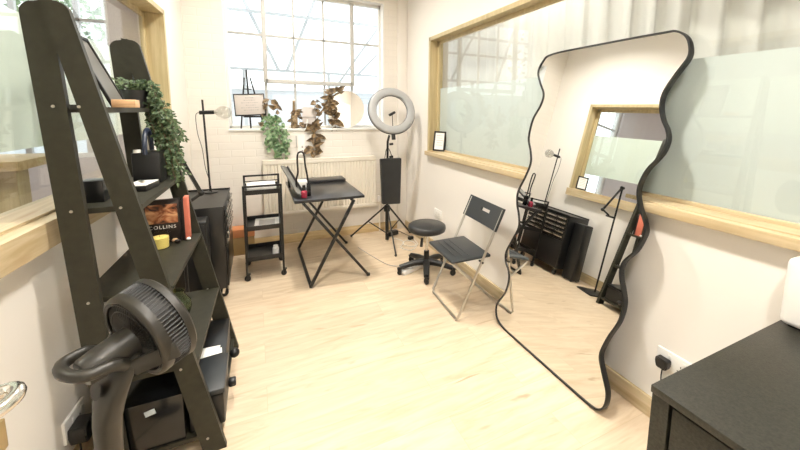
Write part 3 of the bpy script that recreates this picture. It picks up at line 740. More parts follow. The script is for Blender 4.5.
# ------------------------------------------------------------------ sockets and plugs
def socket(name, o, u, n, w, h, label, switches=2):
    """a white wall plate centred at o; u runs along the wall, n out of it"""
    t = thing(name, label, 'socket', o); u, n = V(u).normalized(), V(n).normalized(); v = V((0, 0, 1)); Rm = MX((u, n, v)).transposed()
    part('plate', MB().box(V(o)+n*.006, (w, .011, h), Rm, .003), WPLASTIC, t)
    for k in range(switches):
        x = (k-(switches-1)/2)*w*.42; part('rocker', MB().box(V(o)+n*.0125+u*(x+.012)+v*(h*.22), (.012, .004, .018), Rm, .001), WPLASTIC, t)
        m = MB()
        for (dx, dz, a, b) in ((0, .004, .004, .009), (-.011, -.018, .007, .004), (.011, -.018, .007, .004)): m.box(V(o)+n*.0118+u*(x+dx)+v*(dz-.004), (a, .0015, b), Rm)
        part('pin_hole', m, INK, t)
    return t
def plug(name, o, u, n, label, cable, k=1.):
    t = thing(name, label, 'plug', o); u, n = V(u).normalized(), V(n).normalized(); v = V((0, 0, 1)); Rm = MX((u, n, v)).transposed()
    pts = [(k*a, k*b) for a, b in ((-.026, .024), (.026, .024), (.028, .0), (.020, -.024), (-.020, -.024), (-.028, 0))]
    m = MB(); m.prism(pts, V(o)+n*.0015, u, v, -.036*k if u.cross(v).dot(n) < 0 else .036*k); bmesh.ops.bevel(m.bm, geom=m.bm.edges[:], offset=.004, segments=2, affect='EDGES')
    part('body', m, BLACK, t, 50)
    cb = MB(); cb.tube(spline([V(o)+n*.018-v*.022]+[V(q) for q in cable], 6), .0032, 6); part('cable', cb, BLACK, t)
    return t
dl = V((LB, 1, 0)).normalized(); nl = V((dl.y, -dl.x, 0))
o = lwp(1.74, .215); socket('wall_socket', o, dl, nl, .146, .09, 'white double socket low on the wall behind the fan')
po = lwp(1.71, .19, .0125)
plug('power_plug', po, dl, nl, 'chunky black plug in the socket behind the fan', [po+nl*.018+V((0, 0, -.08)), po+nl*.03+V((0, -.02, -.15)), po+nl*.12+V((0, -.1, -.165)), V((PX, PY+.12, .006))], 1.55)
o = V((XR, .845, .335)); socket('wall_socket', o, (0, -1, 0), (-1, 0, 0), .146, .086, 'white double socket beside the black cabinet, low on the wall')
po = V((XR-.0125, .878, .322)); plug('power_plug', po, (0, -1, 0), (-1, 0, 0), 'black plug in the socket beside the black cabinet', [po+V((-.02, 0, -.09)), po+V((-.02, -.03, -.2)), V((XR-.03, .78, .11)), V((XR-.05, .62, .06))])
o = V((XR, 3.15, .415)); socket('wall_socket', o, (0, -1, 0), (-1, 0, 0), .146, .086, 'white double socket on the wall beyond the black stool')

# ------------------------------------------------------------------ door with its lever handle, next to the camera
dr = thing('door_1', None, None, (-.5, .68, 0), kind='structure')
part('door_leaf', MB().span((-.535, -.12, .01), (-.49, .665, 2.03), .002), WHITE, dr)
m = MB(); hz = 1.0
m.tube(spline([(-.49, .61, hz), (-.455, .625, hz), (-.43, .685, hz), (-.405, .735, hz), (-.372, .752, hz), (-.358, .728, hz), (-.372, .69, hz-.002), (-.43, .60, hz-.004)], 7), .011, 12)
part('handle', m, CHROME, dr, 60, label='chrome lever handle')
part('rose', MB().lathe([(0, 0), (.026, 0), (.026, .008), (0, .01)], (-.49, .61, hz), (1, 0, 0)), CHROME, dr)
part('lock_case', MB().span((-.49, .60, .974), (-.334, .655, 1.018), .002), BRASS, dr, label='brass-coloured lock case')

# ------------------------------------------------------------------ tool chest group
tc = thing('tool_chest', 'wide black steel drawer chest on castors by the back corner', 'drawers', (-.4, 3.33, 0))
cx0, cx1, cy0, cy1, cz0, cz1 = -.575, -.228, 2.985, 3.66, .085, .725
part('chest_body', MB().span((cx0, cy0, cz0), (cx1-.012, cy1, cz1), .004), TOOLCH, tc)
m = MB(); m.span((cx0, cy1-.012, cz1), (cx1, cy1, cz1+.018), .002).span((cx0, cy0, cz1), (cx0+.012, cy1, cz1+.018), .002).span((cx0, cy0, cz1), (cx1, cy1, cz1+.004)).span((cx1-.012, cy0, cz1), (cx1, cy1, cz1+.010), .002)
part('tray_rim', m, BLACKM, tc)
for c0, c1 in ((cy0+.01, cy0+.333), (cy0+.342, cy1-.01)):
    for k in range(5):
        z = cz1-.025-.055*k; d = part('drawer', MB().span((cx1-.012, c0, z-.05), (cx1, c1, z), .002), TOOLCH, tc)
        h = MB(); h.span((cx1, c0+.006, z-.014), (cx1+.014, c1-.006, z-.004), .002).span((cx1+.009, c0+.006, z-.028), (cx1+.014, c1-.006, z-.004), .002); part('drawer_pull', h, CHROME, d, label='silver drawer pull')
part('cupboard_door', MB().span((cx1-.012, cy0+.01, cz0+.015), (cx1, cy1-.01, cz1-.31), .003), TOOLCH, tc)
def castor(parent, x, y, r=.032, mat=BLACK, mat2=CHROME, rot=0):
    d = V((cos(rot), sin(rot), 0)); n_ = V((-d.y, d.x, 0)); c = V((x, y, r))
    w = MB(); w.lathe([(0, -.011), (r*.8, -.011), (r, -.007), (r, .007), (r*.8, .011), (0, .011)], c, n_, 18); o = part('castor', w, mat, parent, 50)
    f = MB(); f.bar(c+n_*.014+V((0, 0, -.004)), c+n_*.014+V((0, 0, r+.012))+d*.01, .004, .018, d).bar(c-n_*.014+V((0, 0, -.004)), c-n_*.014+V((0, 0, r+.012))+d*.01, .004, .018, d).box(c+V((0, 0, r+.012))+d*.01, (.03, .034, .006), None, .001)
    part('fork', f, mat2, o); return o
for x in (cx0+.05, cx1-.045):
    for y in (cy0+.05, cy1-.05): castor(tc, x, y, .034)
bx = thing('computer_case', 'tall narrow black case standing against the near end of the drawer chest', 'case', (-.41, 2.82, 0))
part('case_body', MB().span((-.475, 2.82, .01), (-.335, 2.975, .675), .012, 3), BLACK, bx)
part('side_panel', MB().span((-.462, 2.814, .04), (-.348, 2.82, .65), .003), TOOLCH, bx)
for x in (-.45, -.36):
    for y in (2.85, 2.94): part('foot', MB().cyl((x, y, 0), (x, y, .012), .012, seg=10), BLACK, bx)
# bare bulb lamp
lz = cz1+.004
lp = thing('bulb_lamp', 'slim black stand lamp with a clear globe bulb on the drawer chest', 'lamp', (-.375, 3.56, lz))
part('base', MB().lathe([(0, 0), (.06, 0), (.06, .008), (.02, .014), (0, .014)], (-.375, 3.56, lz)), BLACKM, lp)
part('pole', MB().cyl((-.375, 3.56, lz+.01), (-.392, 3.56, 1.535), .008, .008, 12), BLACKM, lp)
part('socket_arm', MB().cyl((-.42, 3.56, 1.425), (-.31, 3.56, 1.43), .017, .017, 14), BLACKM, lp)
part('bulb', MB().lathe([(.013, 0), (.016, .012), (.034, .03), (.050, .055), (.056, .082), (.050, .11), (.03, .13), (0, .138)], (-.315, 3.56, 1.43), (1, 0, 0), 24), BULBP, lp, 60)
m = MB(); m.cyl((-.31, 3.56, 1.43), (-.285, 3.56, 1.43), .011, seg=10)
m.tube([(-.285, 3.56, 1.43), (-.262, 3.55, 1.452), (-.25, 3.56, 1.41), (-.238, 3.57, 1.452), (-.226, 3.56, 1.412)], .0035, 6); part('filament', m, STEEL, lp)
m = MB(); m.tube(spline([(-.42, 3.55, 1.425), (-.445, 3.545, 1.40), (-.44, 3.545, 1.25), (-.415, 3.55, 1.12), (-.40, 3.55, .95), (-.37, 3.53, .82), (-.365, 3.52, lz+.004), (-.40, 3.55, lz+.003)], 6), .0028, 6); part('cable', m, BLACK, lp)
# folding arm lamp on a floor stand
al = thing('arm_lamp', 'black floor stand with a folded jointed arm between ladder shelf and drawer chest', 'lamp', (-.38, 2.55, 0))
part('base_plate', MB().box((-.385, 2.555, .007), (.26, .22, .014), MX.Rotation(.2, 3, 'Z'), .004), BLACKM, al)
part('pole', MB().cyl((-.43, 2.57, .012), (-.432, 2.57, 1.19), .0095, seg=12), BLACKM, al)
part('upper_arm', MB().bar((-.432, 2.58, 1.19), (-.333, 2.66, .912), .02, .02, (0, 0, 1), .003), BLACKM, al)
part('elbow', MB().ball((-.333, 2.663, .910), .02, 12), BLACKM, al)
part('fore_arm', MB().bar((-.333, 2.66, .91), (-.40, 2.62, .865), .018, .018, (0, 0, 1), .003), BLACKM, al)
part('joint', MB().cyl((-.45, 2.57, 1.195), (-.41, 2.57, 1.195), .017, seg=14), BLACKM, al)
part('head', MB().box((-.415, 2.61, .855), (.05, .10, .02), MX.Rotation(.3, 3, 'Z'), .004), BLACKM, al)
# box on the floor by the back wall
cb = thing('cardboard_box', 'brown box with an orange top band on the floor behind the trolley', 'box', (-.16, 3.96, 0))
part('box_body', MB().span((-.33, 3.87, 0), (-.05, 4.02, .185), .003), OLIVE, cb); part('box_lid', MB().span((-.335, 3.865, .185), (-.045, 4.025, .265), .003), ORANGE, cb, label='orange lid band')

# ------------------------------------------------------------------ trolley
tx0, tx1, ty0, ty1 = -.108, .182, 3.235, 3.58
ty = thing('trolley', 'narrow black three-tier metal trolley beside the drawer chest', 'trolley', ((tx0+tx1)/2, 3.4, 0))
for x in (tx0, tx1):
    for y in (ty0, ty1): part('leg', MB().bar((x, y, .05), (x, y, .82 if y == ty0 else .855), .018, .014, (0, 1, 0), .002), BLACKM, ty)
for y, z in ((ty0, .818), (ty1, .852)): part('handle_bar', MB().bar((tx0-.009, y, z), (tx1+.009, y, z), .016, .016, (0, 0, 1), .002), BLACKM, ty)
part('top_rail', MB().bar((tx0, ty1, .80), (tx1, ty1, .80), .008, .008).bar((tx0, ty0, .785), (tx0, ty1, .785), .008, .008), BLACKM, ty)
for z in (.745, .435, .165):
    m = MB(); x0, x1, y0, y1 = tx0+.004, tx1-.004, ty0+.004, ty1-.004
    m.span((x0, y0, z), (x1, y1, z+.005)).span((x0, y0, z), (x1, y0+.005, z+.04)).span((x0, y1-.005, z), (x1, y1, z+.04)).span((x0, y0, z), (x0+.005, y1, z+.04)).span((x1-.005, y0, z), (x1, y1, z+.04))
    part('tray', m, BLACKM, ty)
for x in (tx0, tx1):
    for y in (ty0, ty1): castor(ty, x, y, .024, BLACK, BLACKM)
pz = .751
for i, (x, y, w, d, r, lb) in enumerate(((.03, 3.40, .23, .26, .03, 'white paper stack filling the top tray of the trolley'), (.045, 3.42, .2, .24, -.06, 'loose white sheet lying on the paper stack of the trolley'))):
    h = .05 if i == 0 else .0015
    solo('paper_stack' if i == 0 else 'paper_sheet', MB().box((x, y, pz+h/2), (w, d, h), MX.Rotation(r, 3, 'Z'), .001), PAPER, (x, y, pz), lb, 'paper'); pz += h+.0005
mz = thing('magazine', 'cream magazine with a faded grey picture in the middle tray of the trolley', 'magazine', (.06, 3.38, .441))
part('cover', MB().box((.065, 3.40, .448), (.2, .27, .012), MX.Rotation(-.05, 3, 'Z'), .001), PAPER, mz)
part('picture', MB().box((.065, 3.40, .4545), (.13, .16, .001), MX.Rotation(-.05, 3, 'Z')), INKL, mz)
solo('jar', MB().lathe([(0, 0), (.026, 0), (.028, .01), (.028, .06), (.02, .07), (.02, .085), (0, .085)], (.125, 3.32, .171)), WPLASTIC, (.125, 3.32, .171), 'small white pot in the lowest tray of the trolley', 'pot')

# ------------------------------------------------------------------ folding table
TZ = .735
tb = thing('folding_table', 'black folding table on crossed steel legs in front of the radiator', 'table', (.6, 3.35, 0))
fx0, fx1, fy0, fy1 = .262, .835, 2.925, 3.80
part('tabletop', MB().span((fx0, fy0, TZ-.022), (fx1, fy1, TZ), .003), TABLET, tb)
part('raised_strip', MB().span((fx0+.14, fy1-.19, TZ), (fx1-.005, fy1-.002, TZ+.025), .003), TABLET, tb)
for y in (2.90, 3.80):
    part('leg', MB().bar((.365, y, .012), (.735, y, TZ-.025), .022, .03, (0, 1, 0), .003), BLACKM, tb)
    yy = y+.026 if y < 3 else y-.026
    part('leg', MB().bar((.86, yy, .012), (.33, yy, TZ-.025), .022, .03, (0, 1, 0), .003), BLACKM, tb)
part('foot_bar', MB().bar((.365, 2.89, .012), (.365, 3.81, .012), .024, .024, (0, 0, 1), .003), BLACKM, tb)
for y in (2.926, 3.774): part('foot_cap', MB().box((.862, y, .012), (.03, .028, .024), None, .004), BLACKM, tb)
for x in (.335, .735): part('under_rail', MB().bar((x, fy0+.03, TZ-.034), (x, fy1-.03, TZ-.034), .02, .024), BLACKM, tb)
# things on the table
tt = thing('slanted_panel', 'long grey panel propped aslant along the near edge of the black folding table', 'panel', (.29, 3.3, TZ))
P0, P1 = V((.230, 3.53, .930)), V((.318, 3.02, TZ+.026))
part('face', MB().bar(P0, P1, .06, .014, (.35, .3, 1), .003), STONE, tt)
part('edge_strip', MB().bar(P0+V((.032, .0, -.004)), P1+V((.032, .0, .0)), .012, .02, (.35, .3, 1), .003), BLACK, tt)
part('support', MB().bar((.272, 3.48, TZ), (.262, 3.5, .875), .02, .012, (0, 1, 0), .002), BLACK, tt)
gl = thing('gooseneck_lamp', 'black gooseneck loop rising from a small dark stand on the folding table', 'lamp', (.4, 3.15, TZ))
part('stand', MB().span((.378, 3.06, TZ), (.408, 3.10, TZ+.11), .004), BLACKG, gl)
m = MB(); m.tube(spline([(.392, 3.08, TZ+.10), (.385, 3.085, TZ+.17), (.372, 3.1, TZ+.27), (.365, 3.1, TZ+.35), (.345, 3.105, TZ+.375), (.318, 3.11, TZ+.36), (.312, 3.12, TZ+.30), (.315, 3.13, TZ+.2), (.30, 3.14, TZ+.12), (.31, 3.14, TZ+.004)], 7), .0075, 10); part('gooseneck', m, BLACKM, gl, 60)
nb = thing('nail_polish_bottle', 'red bottle with a black cap at the foot of the gooseneck loop', 'bottle', (.345, 3.03, TZ))
part('bottle', MB().lathe([(0, 0), (.022, 0), (.025, .006), (.025, .05), (.012, .062), (.012, .066), (0, .066)], (.348, 3.03, TZ)), RED, nb)
part('cap', MB().lathe([(0, .064), (.014, .064), (.012, .105), (0, .107)], (.348, 3.03, TZ)), BLACKG, nb)
wt = thing('tissue_box', 'low white box near the back of the folding table', 'box', (.36, 3.55, TZ))
part('box_body', MB().box((.372, 3.5, TZ+.03), (.12, .13, .06), None, .006), WPLASTIC, wt); part('slot', MB().box((.372, 3.5, TZ+.0605), (.06, .03, .002)), CARD, wt)

# ------------------------------------------------------------------ ring light
rl = thing('ring_light', 'grey-white ring light on a black tripod in the back corner', 'ring light', (1.3, 3.66, 0))
c = V((1.335, 3.6, 1.462)); nrm = V((-.10, -.93, .30)).normalized(); u = nrm.cross(V((0, 0, 1))).normalized(); w = u.cross(nrm)
part('diffuser', MB().lathe([(.170, .0), (.174, .020), (.19, .028), (.235, .028), (.250, .020), (.254, 0), (.170, 0)], c, nrm, 64), GREYP, rl, 50)
part('ring_back', MB().lathe([(.168, 0), (.257, 0), (.260, -.008), (.248, -.03), (.18, -.03), (.166, -.008), (.168, 0)], c, nrm, 64), BLACK, rl, 50)
lo = c-w*.262
part('bracket', MB().bar(lo+w*.01-nrm*.02, lo-w*.05-nrm*.02, .04, .02, nrm, .004), BLACK, rl)
m = MB(); m.cyl(lo-nrm*.02+w*.07, lo-nrm*.0+w*.22, .004, seg=8); part('holder_stem', m, BLACK, rl)
part('phone_holder', MB().box(c-w*.03-nrm*.005, (.075, .03, .025), MX.Rotation(-.5, 3, 'Y'), .004), BLACK, rl)
part('pole', MB().tube([(1.30, 3.66, .09), (1.30, 3.655, .6), (1.302, 3.645, 1.13), (1.318, 3.635, 1.2)], .012, 12), BLACKM, rl)
for z in (.96, 1.1): part('clamp_knob', MB().cyl((1.32, 3.64, z), (1.36, 3.63, z+.005), .013, seg=10), BLACK, rl)
part('centre_tube', MB().cyl((1.30, 3.66, .02), (1.30, 3.66, .42), .02, seg=14), BLACKM, rl)
part('hub', MB().lathe([(0, 0), (.034, 0), (.036, .05), (.026, .07), (0, .07)], (1.30, 3.66, .35)), BLACK, rl)
for fx, fy in ((1.235, 3.215), (.965, 3.95), (1.64, 3.80)):
    d = V((fx-1.30, fy-3.66, 0)).normalized(); l = part('leg', MB().bar(V((1.30, 3.66, .395))+d*.03, (fx, fy, .014), .012, .018, (0, 0, 1), .002), BLACKM, rl)
    part('strut', MB().bar(V((1.30, 3.66, .1))+d*.02, V((1.30, 3.66, .395))*.5+V((fx, fy, .014))*.5, .006, .01, (0, 0, 1)), BLACKM, rl)
    part('rubber_foot', MB().ball((fx, fy, .014), .014, 10), BLACK, l)
hb = thing('carry_bag', 'flat black bag hanging on the ring light tripod', 'bag', (1.31, 3.6, .45))
m = MB(); m.prism([(-.103, 0), (.103, -.012), (.115, .5), (-.125, .5)], (1.328, 3.635, .45), (1, 0, 0), (0, 0, 1), .05); bmesh.ops.bevel(m.bm, geom=m.bm.edges[:], offset=.006, segments=2, affect='EDGES'); part('bag_body', m, LEATHER, hb)
part('strap', MB().tube(spline([(1.26, 3.62, .945), (1.28, 3.64, 1.03), (1.302, 3.65, 1.06), (1.325, 3.64, 1.03), (1.35, 3.62, .945)], 5), .004, 6), BLACK, hb)

# ------------------------------------------------------------------ things on the floor by the tripod
def cable(name, pts, r, mt, label): 
    m = MB(); m.tube(spline(pts, 6), r, 6); return solo(name, m, mt, pts[0], label, 'cable', smooth=60)
cable('floor_cable', [(.95, 3.6, .004), (1.02, 3.3, .004), (1.1, 3.05, .004), (1.2, 2.98, .004)], .003, INKL, 'thin grey cable running from the folding table to the stool')
cable('floor_cable', [(1.40, 3.72, .004), (1.46, 3.55, .004), (1.37, 3.42, .004), (1.43, 3.3, .004), (1.53, 3.37, .004), (1.56, 3.5, .005), (1.5, 3.56, .011), (1.42, 3.49, .011), (1.47, 3.38, .011), (1.57, 3.42, .008), (1.6, 3.6, .004)], .004, WPLASTIC, 'white cable coiled loosely on the floor beside the tripod')
ad = thing('power_adapter', 'black power adapter lying by the wall beside the tripod', 'adapter', (1.44, 3.8, 0))
part('body', MB().box((1.43, 3.83, .025), (.13, .07, .05), MX.Rotation(.3, 3, 'Z'), .008), BLACK, ad); part('lead', MB().tube(spline([(1.49, 3.85, .03), (1.53, 3.86, .02), (1.57, 3.80, .004), (1.6, 3.7, .004)], 5), .004, 6), BLACK, ad)
ad2 = thing('power_adapter', 'small black adapter on the white cable behind the stool', 'adapter', (1.53, 3.45, 0))
part('body', MB().box((1.555, 3.58, .03), (.06, .04, .035), MX.Rotation(.2, 3, 'Z'), .006), BLACK, ad2); part('pin', MB().box((1.555, 3.6, .012), (.01, .03, .02)), BLACK, ad2)
ps = thing('power_strip', 'white power strip on the floor under the stool', 'power strip', (1.33, 2.93, 0))
Rm = MX.Rotation(.38, 3, 'Z')
part('strip_body', MB().box((1.30, 2.87, .02), (.34, .06, .04), Rm, .006), WPLASTIC, ps)
for k in range(4): part('outlet', MB().box(V((1.30, 2.87, .041))+Rm @ V((-.12+.08*k, 0, 0)), (.045, .045, .003), Rm, .002), CARD, ps)

# ------------------------------------------------------------------ stool
sx, sy = 1.372, 2.79
so = thing('stool', 'round black padded stool on a five-spoke castor base', 'stool', (sx, sy, 0))
part('seat', MB().lathe([(0, .385), (.15, .385), (.166, .395), (.172, .415), (.168, .44), (.15, .452), (0, .455)], (sx, sy, 0), seg=48), LEATHER, so, 60)
part('seat_plate', MB().lathe([(0, .355), (.06, .355), (.07, .385), (0, .385)], (sx, sy, 0)), BLACK, so)
part('gas_lift', MB().cyl((sx, sy, .1), (sx, sy, .36), .014, seg=14), CHROME, so)
part('column', MB().cyl((sx, sy, .07), (sx, sy, .2), .026, .024, 16), BLACK, so)
m = MB(); m.cyl((sx-.02, sy-.02, .37), (sx-.075, sy-.06, .345), .004, seg=8); part('lever', m, STEEL, so); part('lever_grip', MB().cyl((sx-.075, sy-.06, .35), (sx-.09, sy-.075, .275), .011, .013, 10), BLACK, so)
for k in range(5):
    a = RAD(100)+2*pi*k/5; d = V((cos(a), sin(a), 0)); p = V((sx, sy, 0))
    m = MB(); m.tube([p+V((0, 0, .10)), p+d*.12+V((0, 0, .095)), p+d*.25+V((0, 0, .07))], [.034, .028, .022], 10); part('spoke', m, BLACK, so, 60)
    castor(so, *(p+d*.25).xy, .026, BLACK, BLACK, a+.6)

# ------------------------------------------------------------------ folding chair (local frame: x towards the wall)
ch = thing('folding_chair', 'grey steel folding chair with a black plastic seat and slotted backrest', 'chair', (1.42, 2.19, 0), RAD(-4))
hw = .222
def L(x, y, z): return (x-1.42, y, z)
mA = MB(); pts = []
topx, topz, footx = 1.578, .77, 1.235
A1 = [L(topx, -hw, topz), L(footx+.006, -hw, .03), L(footx, -hw+.02, .010), L(footx, hw-.02, .010), L(footx+.006, hw, .03), L(topx, hw, topz)]
mA.tube(A1, .0095, 10); part('back_frame', mA, STEEL, ch, 50, True)
hb_ = hw-.022; mBm = MB()
B1 = [L(1.205, -hb_, .415), L(1.615, -hb_, .03), L(1.625, -hb_+.015, .010), L(1.625, hb_-.015, .010), L(1.615, hb_, .03), L(1.205, hb_, .415)]
mBm.tube(B1, .0095, 10); part('seat_frame', mBm, STEEL, ch, 50, True)
m = MB(); m.box((1.345-1.42, 0, .437), (.31, hw*2-.03, .022), MX.Rotation(RAD(-2), 3, 'Y'), .009, 3)
part('seat', m, CHAIRP, ch, 50, True)
for k in range(5): part('seat_rib', MB().box((1.345-1.42-.10+.05*k, 0, .4495-.0017*(k-2)), (.006, hw*2-.12, .002), None, .0005), CHAIRP, ch, 0, True)
# backrest: curved slab with a hand slot
sl = V((topx-footx, 0, topz)).normalized()
def bp(y, s, t):       # y across, s down from the top along the tube, t off the tube plane
    p = V(L(topx, 0, topz))-sl*s; nn = V((sl.z, 0, -sl.x)); bow = .022*(1-(y/hw)**2); return V((p.x, y, p.z))+nn*(t+bow)
m = MB(); H_ = .16; ys = [-hw-.016+(2*hw+.032)*i/24 for i in range(25)]; ss = [-.012, .03, .042, .066, .078, H_]
def solid(i, j): return not (ss[j] >= .041 and ss[j+1] <= .067 and abs((ys[i]+ys[i+1])/2) < .05)
gv = {}
def gvx(i, j, k):
    if (i, j, k) not in gv: gv[(i, j, k)] = m.bm.verts.new(bp(ys[i], ss[j], -.008+.016*k))
    return gv[(i, j, k)]
for i in range(24):
    for j in range(5):
        if not solid(i, j): continue
        for k in (0, 1): m.bm.faces.new([gvx(a, b, k) for a, b in ((i, j), (i+1, j), (i+1, j+1), (i, j+1))])
        for (a, b, di, dj) in (((i, j), (i+1, j), 0, -1), ((i+1, j), (i+1, j+1), 1, 0), ((i+1, j+1), (i, j+1), 0, 1), ((i, j+1), (i, j), -1, 0)):
            ni, nj = i+di, j+dj
            if not (0 <= ni < 24 and 0 <= nj < 5) or not solid(ni, nj): m.bm.faces.new((gvx(*a, 0), gvx(*b, 0), gvx(*b, 1), gvx(*a, 1)))
part('backrest', m, CHAIRP, ch, 40, True)
for s_ in (1, -1): part('pivot', MB().cyl(L(1.418, s_*(hw+.012), .41), L(1.418, s_*(hb_-.012), .41), .008, seg=10), BLACK, ch, 40, True)
part('cross_tube', MB().tube([L(1.30, -hb_, .325), L(1.30, hb_, .325)], .007, 8), STEEL, ch, 40, True)

# ------------------------------------------------------------------ wavy mirror leaning on the sill
OUT = [(0.324,1.838),(-.022,1.842),(-.34,1.839),(-.41,1.834),(-.455,1.804),(-.478,1.762),(-.483,1.707),(-.447,1.643),(-.409,1.567),(-.403,1.504),(-.422,1.442),(-.447,1.399),(-.459,1.355),(-.451,1.302),(-.425,1.254),(-.396,1.213),(-.374,1.154),(-.37,1.096),(-.39,1.035),(-.418,.987),(-.435,.945),(-.432,.907),(-.408,.833),(-.365,.769),(-.353,.725),(-.361,.679),(-.381,.63),(-.397,.569),(-.388,.48),(-.352,.384),(-.331,.31),(-.327,.271),(-.337,.238),(-.364,.185),(-.392,.125),(-.392,.061),(-.365,.02),(-.309,.003),(-.127,.0),(.002,.0),(.254,.0),(.392,.004),(.467,.035),(.488,.118),(.424,.234),(.406,.324),(.420,.387),(.463,.439),(.474,.505),(.430,.607),(.390,.703),(.405,.779),(.440,.852),(.448,.932),(.403,1.037),(.371,1.135),(.388,1.212),(.425,1.298),(.412,1.422),(.362,1.513),(.350,1.583),(.395,1.656),(.430,1.73),(.403,1.798)]
th = .133
mn = V((-cos(th), .01335, sin(th))).normalized()          # face of the mirror
mu = V((mn.y, -mn.x, 0)).normalized(); mu = mu if mu.y > 0 else -mu
mv = mu.cross(mn); mv = mv if mv.z > 0 else -mv
mo = V((1.4535, 1.4, .004))
mi = thing('wavy_mirror', 'tall wavy-edged mirror with a thin black rim leaning against the window sill', 'mirror', mo)
ol = [V((p.x, p.y)) for p in spline([(a, b, 0) for a, b in OUT], 5, True)]
n = len(ol); inn = []
for i in range(n):
    t = (ol[(i+1) % n]-ol[i-1]).normalized(); nn = V((-t.y, t.x)); inn.append(nn)
area = sum(ol[i].x*ol[(i+1) % n].y-ol[(i+1) % n].x*ol[i].y for i in range(n)); sg = 1 if area > 0 else -1
def off(d): return [ol[i]+inn[i]*sg*d for i in range(n)]
def m3(p, t): return mo+mu*p.x+mv*p.y+mn*t
m = MB(); b = m.bm; loops = []
for d, t in ((0, -.028), (0, .0), (.001, .002), (.008, .002), (.009, -.003), (.009, -.028)): loops.append([b.verts.new(m3(p, t)) for p in off(d)])
for A_, B_ in zip(loops, loops[1:]+loops[:1]):
    for i in range(n): j = (i+1) % n; b.faces.new((A_[i], A_[j], B_[j], B_[i]))
part('rim', m, BLACKM, mi, 40)
m = MB(); f = [m.bm.verts.new(m3(p, -.004)) for p in off(.0085)]; g = [m.bm.verts.new(m3(p, -.009)) for p in off(.0085)]
m.bm.faces.new(f); m.bm.faces.new(g)
for i in range(n): j = (i+1) % n; m.bm.faces.new((f[i], f[j], g[j], g[i]))
part('mirror_glass', m, MIRROR, mi, 0)
m = MB(); f = [m.bm.verts.new(m3(p, -.012)) for p in off(.009)]; g = [m.bm.verts.new(m3(p, -.024)) for p in off(.009)]
m.bm.faces.new(f); m.bm.faces.new(g)
for i in range(n): j = (i+1) % n; m.bm.faces.new((f[i], f[j], g[j], g[i]))
part('backing', m, BLACK, mi, 0)

# ------------------------------------------------------------------ black cabinet and the white box on it
ca_ = thing('black_cabinet', 'speckled black cabinet with a flat top beside the wavy mirror', 'cabinet', (1.3, .05, 0))
kx0, kx1, ky0, ky1, kz = .915, 1.672, -.42, .508, .75
part('worktop', MB().span((kx0-.004, ky0, kz-.02), (kx1, ky1, kz), .0015), CABM, ca_)
part('carcass', MB().span((kx0+.03, ky0+.004, .05), (kx1, ky1-.002, kz-.02)), CABM, ca_)
part('side_panel', MB().span((kx0, ky1-.045, .0), (kx0+.03, ky1-.002, kz-.02), .002), CABM, ca_); part('side_panel', MB().span((kx0, ky0+.004, .0), (kx0+.03, ky0+.045, kz-.02), .002), CABM, ca_)
part('cupboard_door', MB().span((kx0+.004, ky0+.05, .06), (kx0+.028, ky1-.051, kz-.03), .002), CABM, ca_)
part('plinth', MB().span((kx0+.05, ky0+.05, 0), (kx1, ky1-.05, .05)), BLACK, ca_)
wb = thing('white_canister', 'white rounded box-shaped appliance standing on the black cabinet by the wall', 'appliance', (1.63, .37, kz))
part('housing', MB().span((1.585, .25, kz+.004), (1.674, .503, kz+.236), .02, 4), WPLASTIC, wb)
part('top_slot', MB().span((1.61, .29, kz+.2358), (1.65, .46, kz+.238), .001), INK, wb); part('foot', MB().span((1.6, .27, kz), (1.66, .48, kz+.008)), BLACK, wb)
solo('lip_balm', MB().cyl((1.50, .13, kz+.011), (1.53, .165, kz+.011), .011, seg=12), RED, (1.51, .15, kz), 'small dark red tube lying on the black cabinet', 'tube')

# ------------------------------------------------------------------ small frames on the pine sills
def small_frame(o, u, tilt, w, h, label):
    t = thing('photo_frame', label, 'picture frame', o); u = V(u).normalized(); n_ = u.cross(V((0, 0, 1))); v = (V((0, 0, 1))*cos(tilt)-n_*sin(tilt)).normalized(); n_ = u.cross(v); Rm = MX((u, v, n_)).transposed()
    c = V(o)+v*(h/2)+n_*.0
    m = MB(); e = .016
    m.box(c+v*(h/2-e/2), (w, e, .02), Rm, .002).box(c-v*(h/2-e/2), (w, e, .02), Rm, .002).box(c+u*(w/2-e/2), (e, h, .02), Rm, .002).box(c-u*(w/2-e/2), (e, h, .02), Rm, .002)
    part('border', m, BLACK, t); part('card', MB().box(c, (w-e, h-e, .008), Rm), PAPER, t)
    m = MB()
    for k in range(5): m.box(c+v*(h*.28-h*.12*k)+n_*.0045, ((w-e)*(.5 if k % 2 else .62), .004, .001), Rm)
    part('print', m, INKL, t)
small_frame((XR+.040, 3.245, 1.053), (.42, -.91, 0), .14, .15, .205, 'small black frame with a white card on the pine sill beyond the mirror')
lo_ = lwp(3.30, 1.07, -.05); small_frame(lo_, (.62, .78, 0), .12, .13, .175, 'small black frame with a white card on the sill reflected in the mirror')

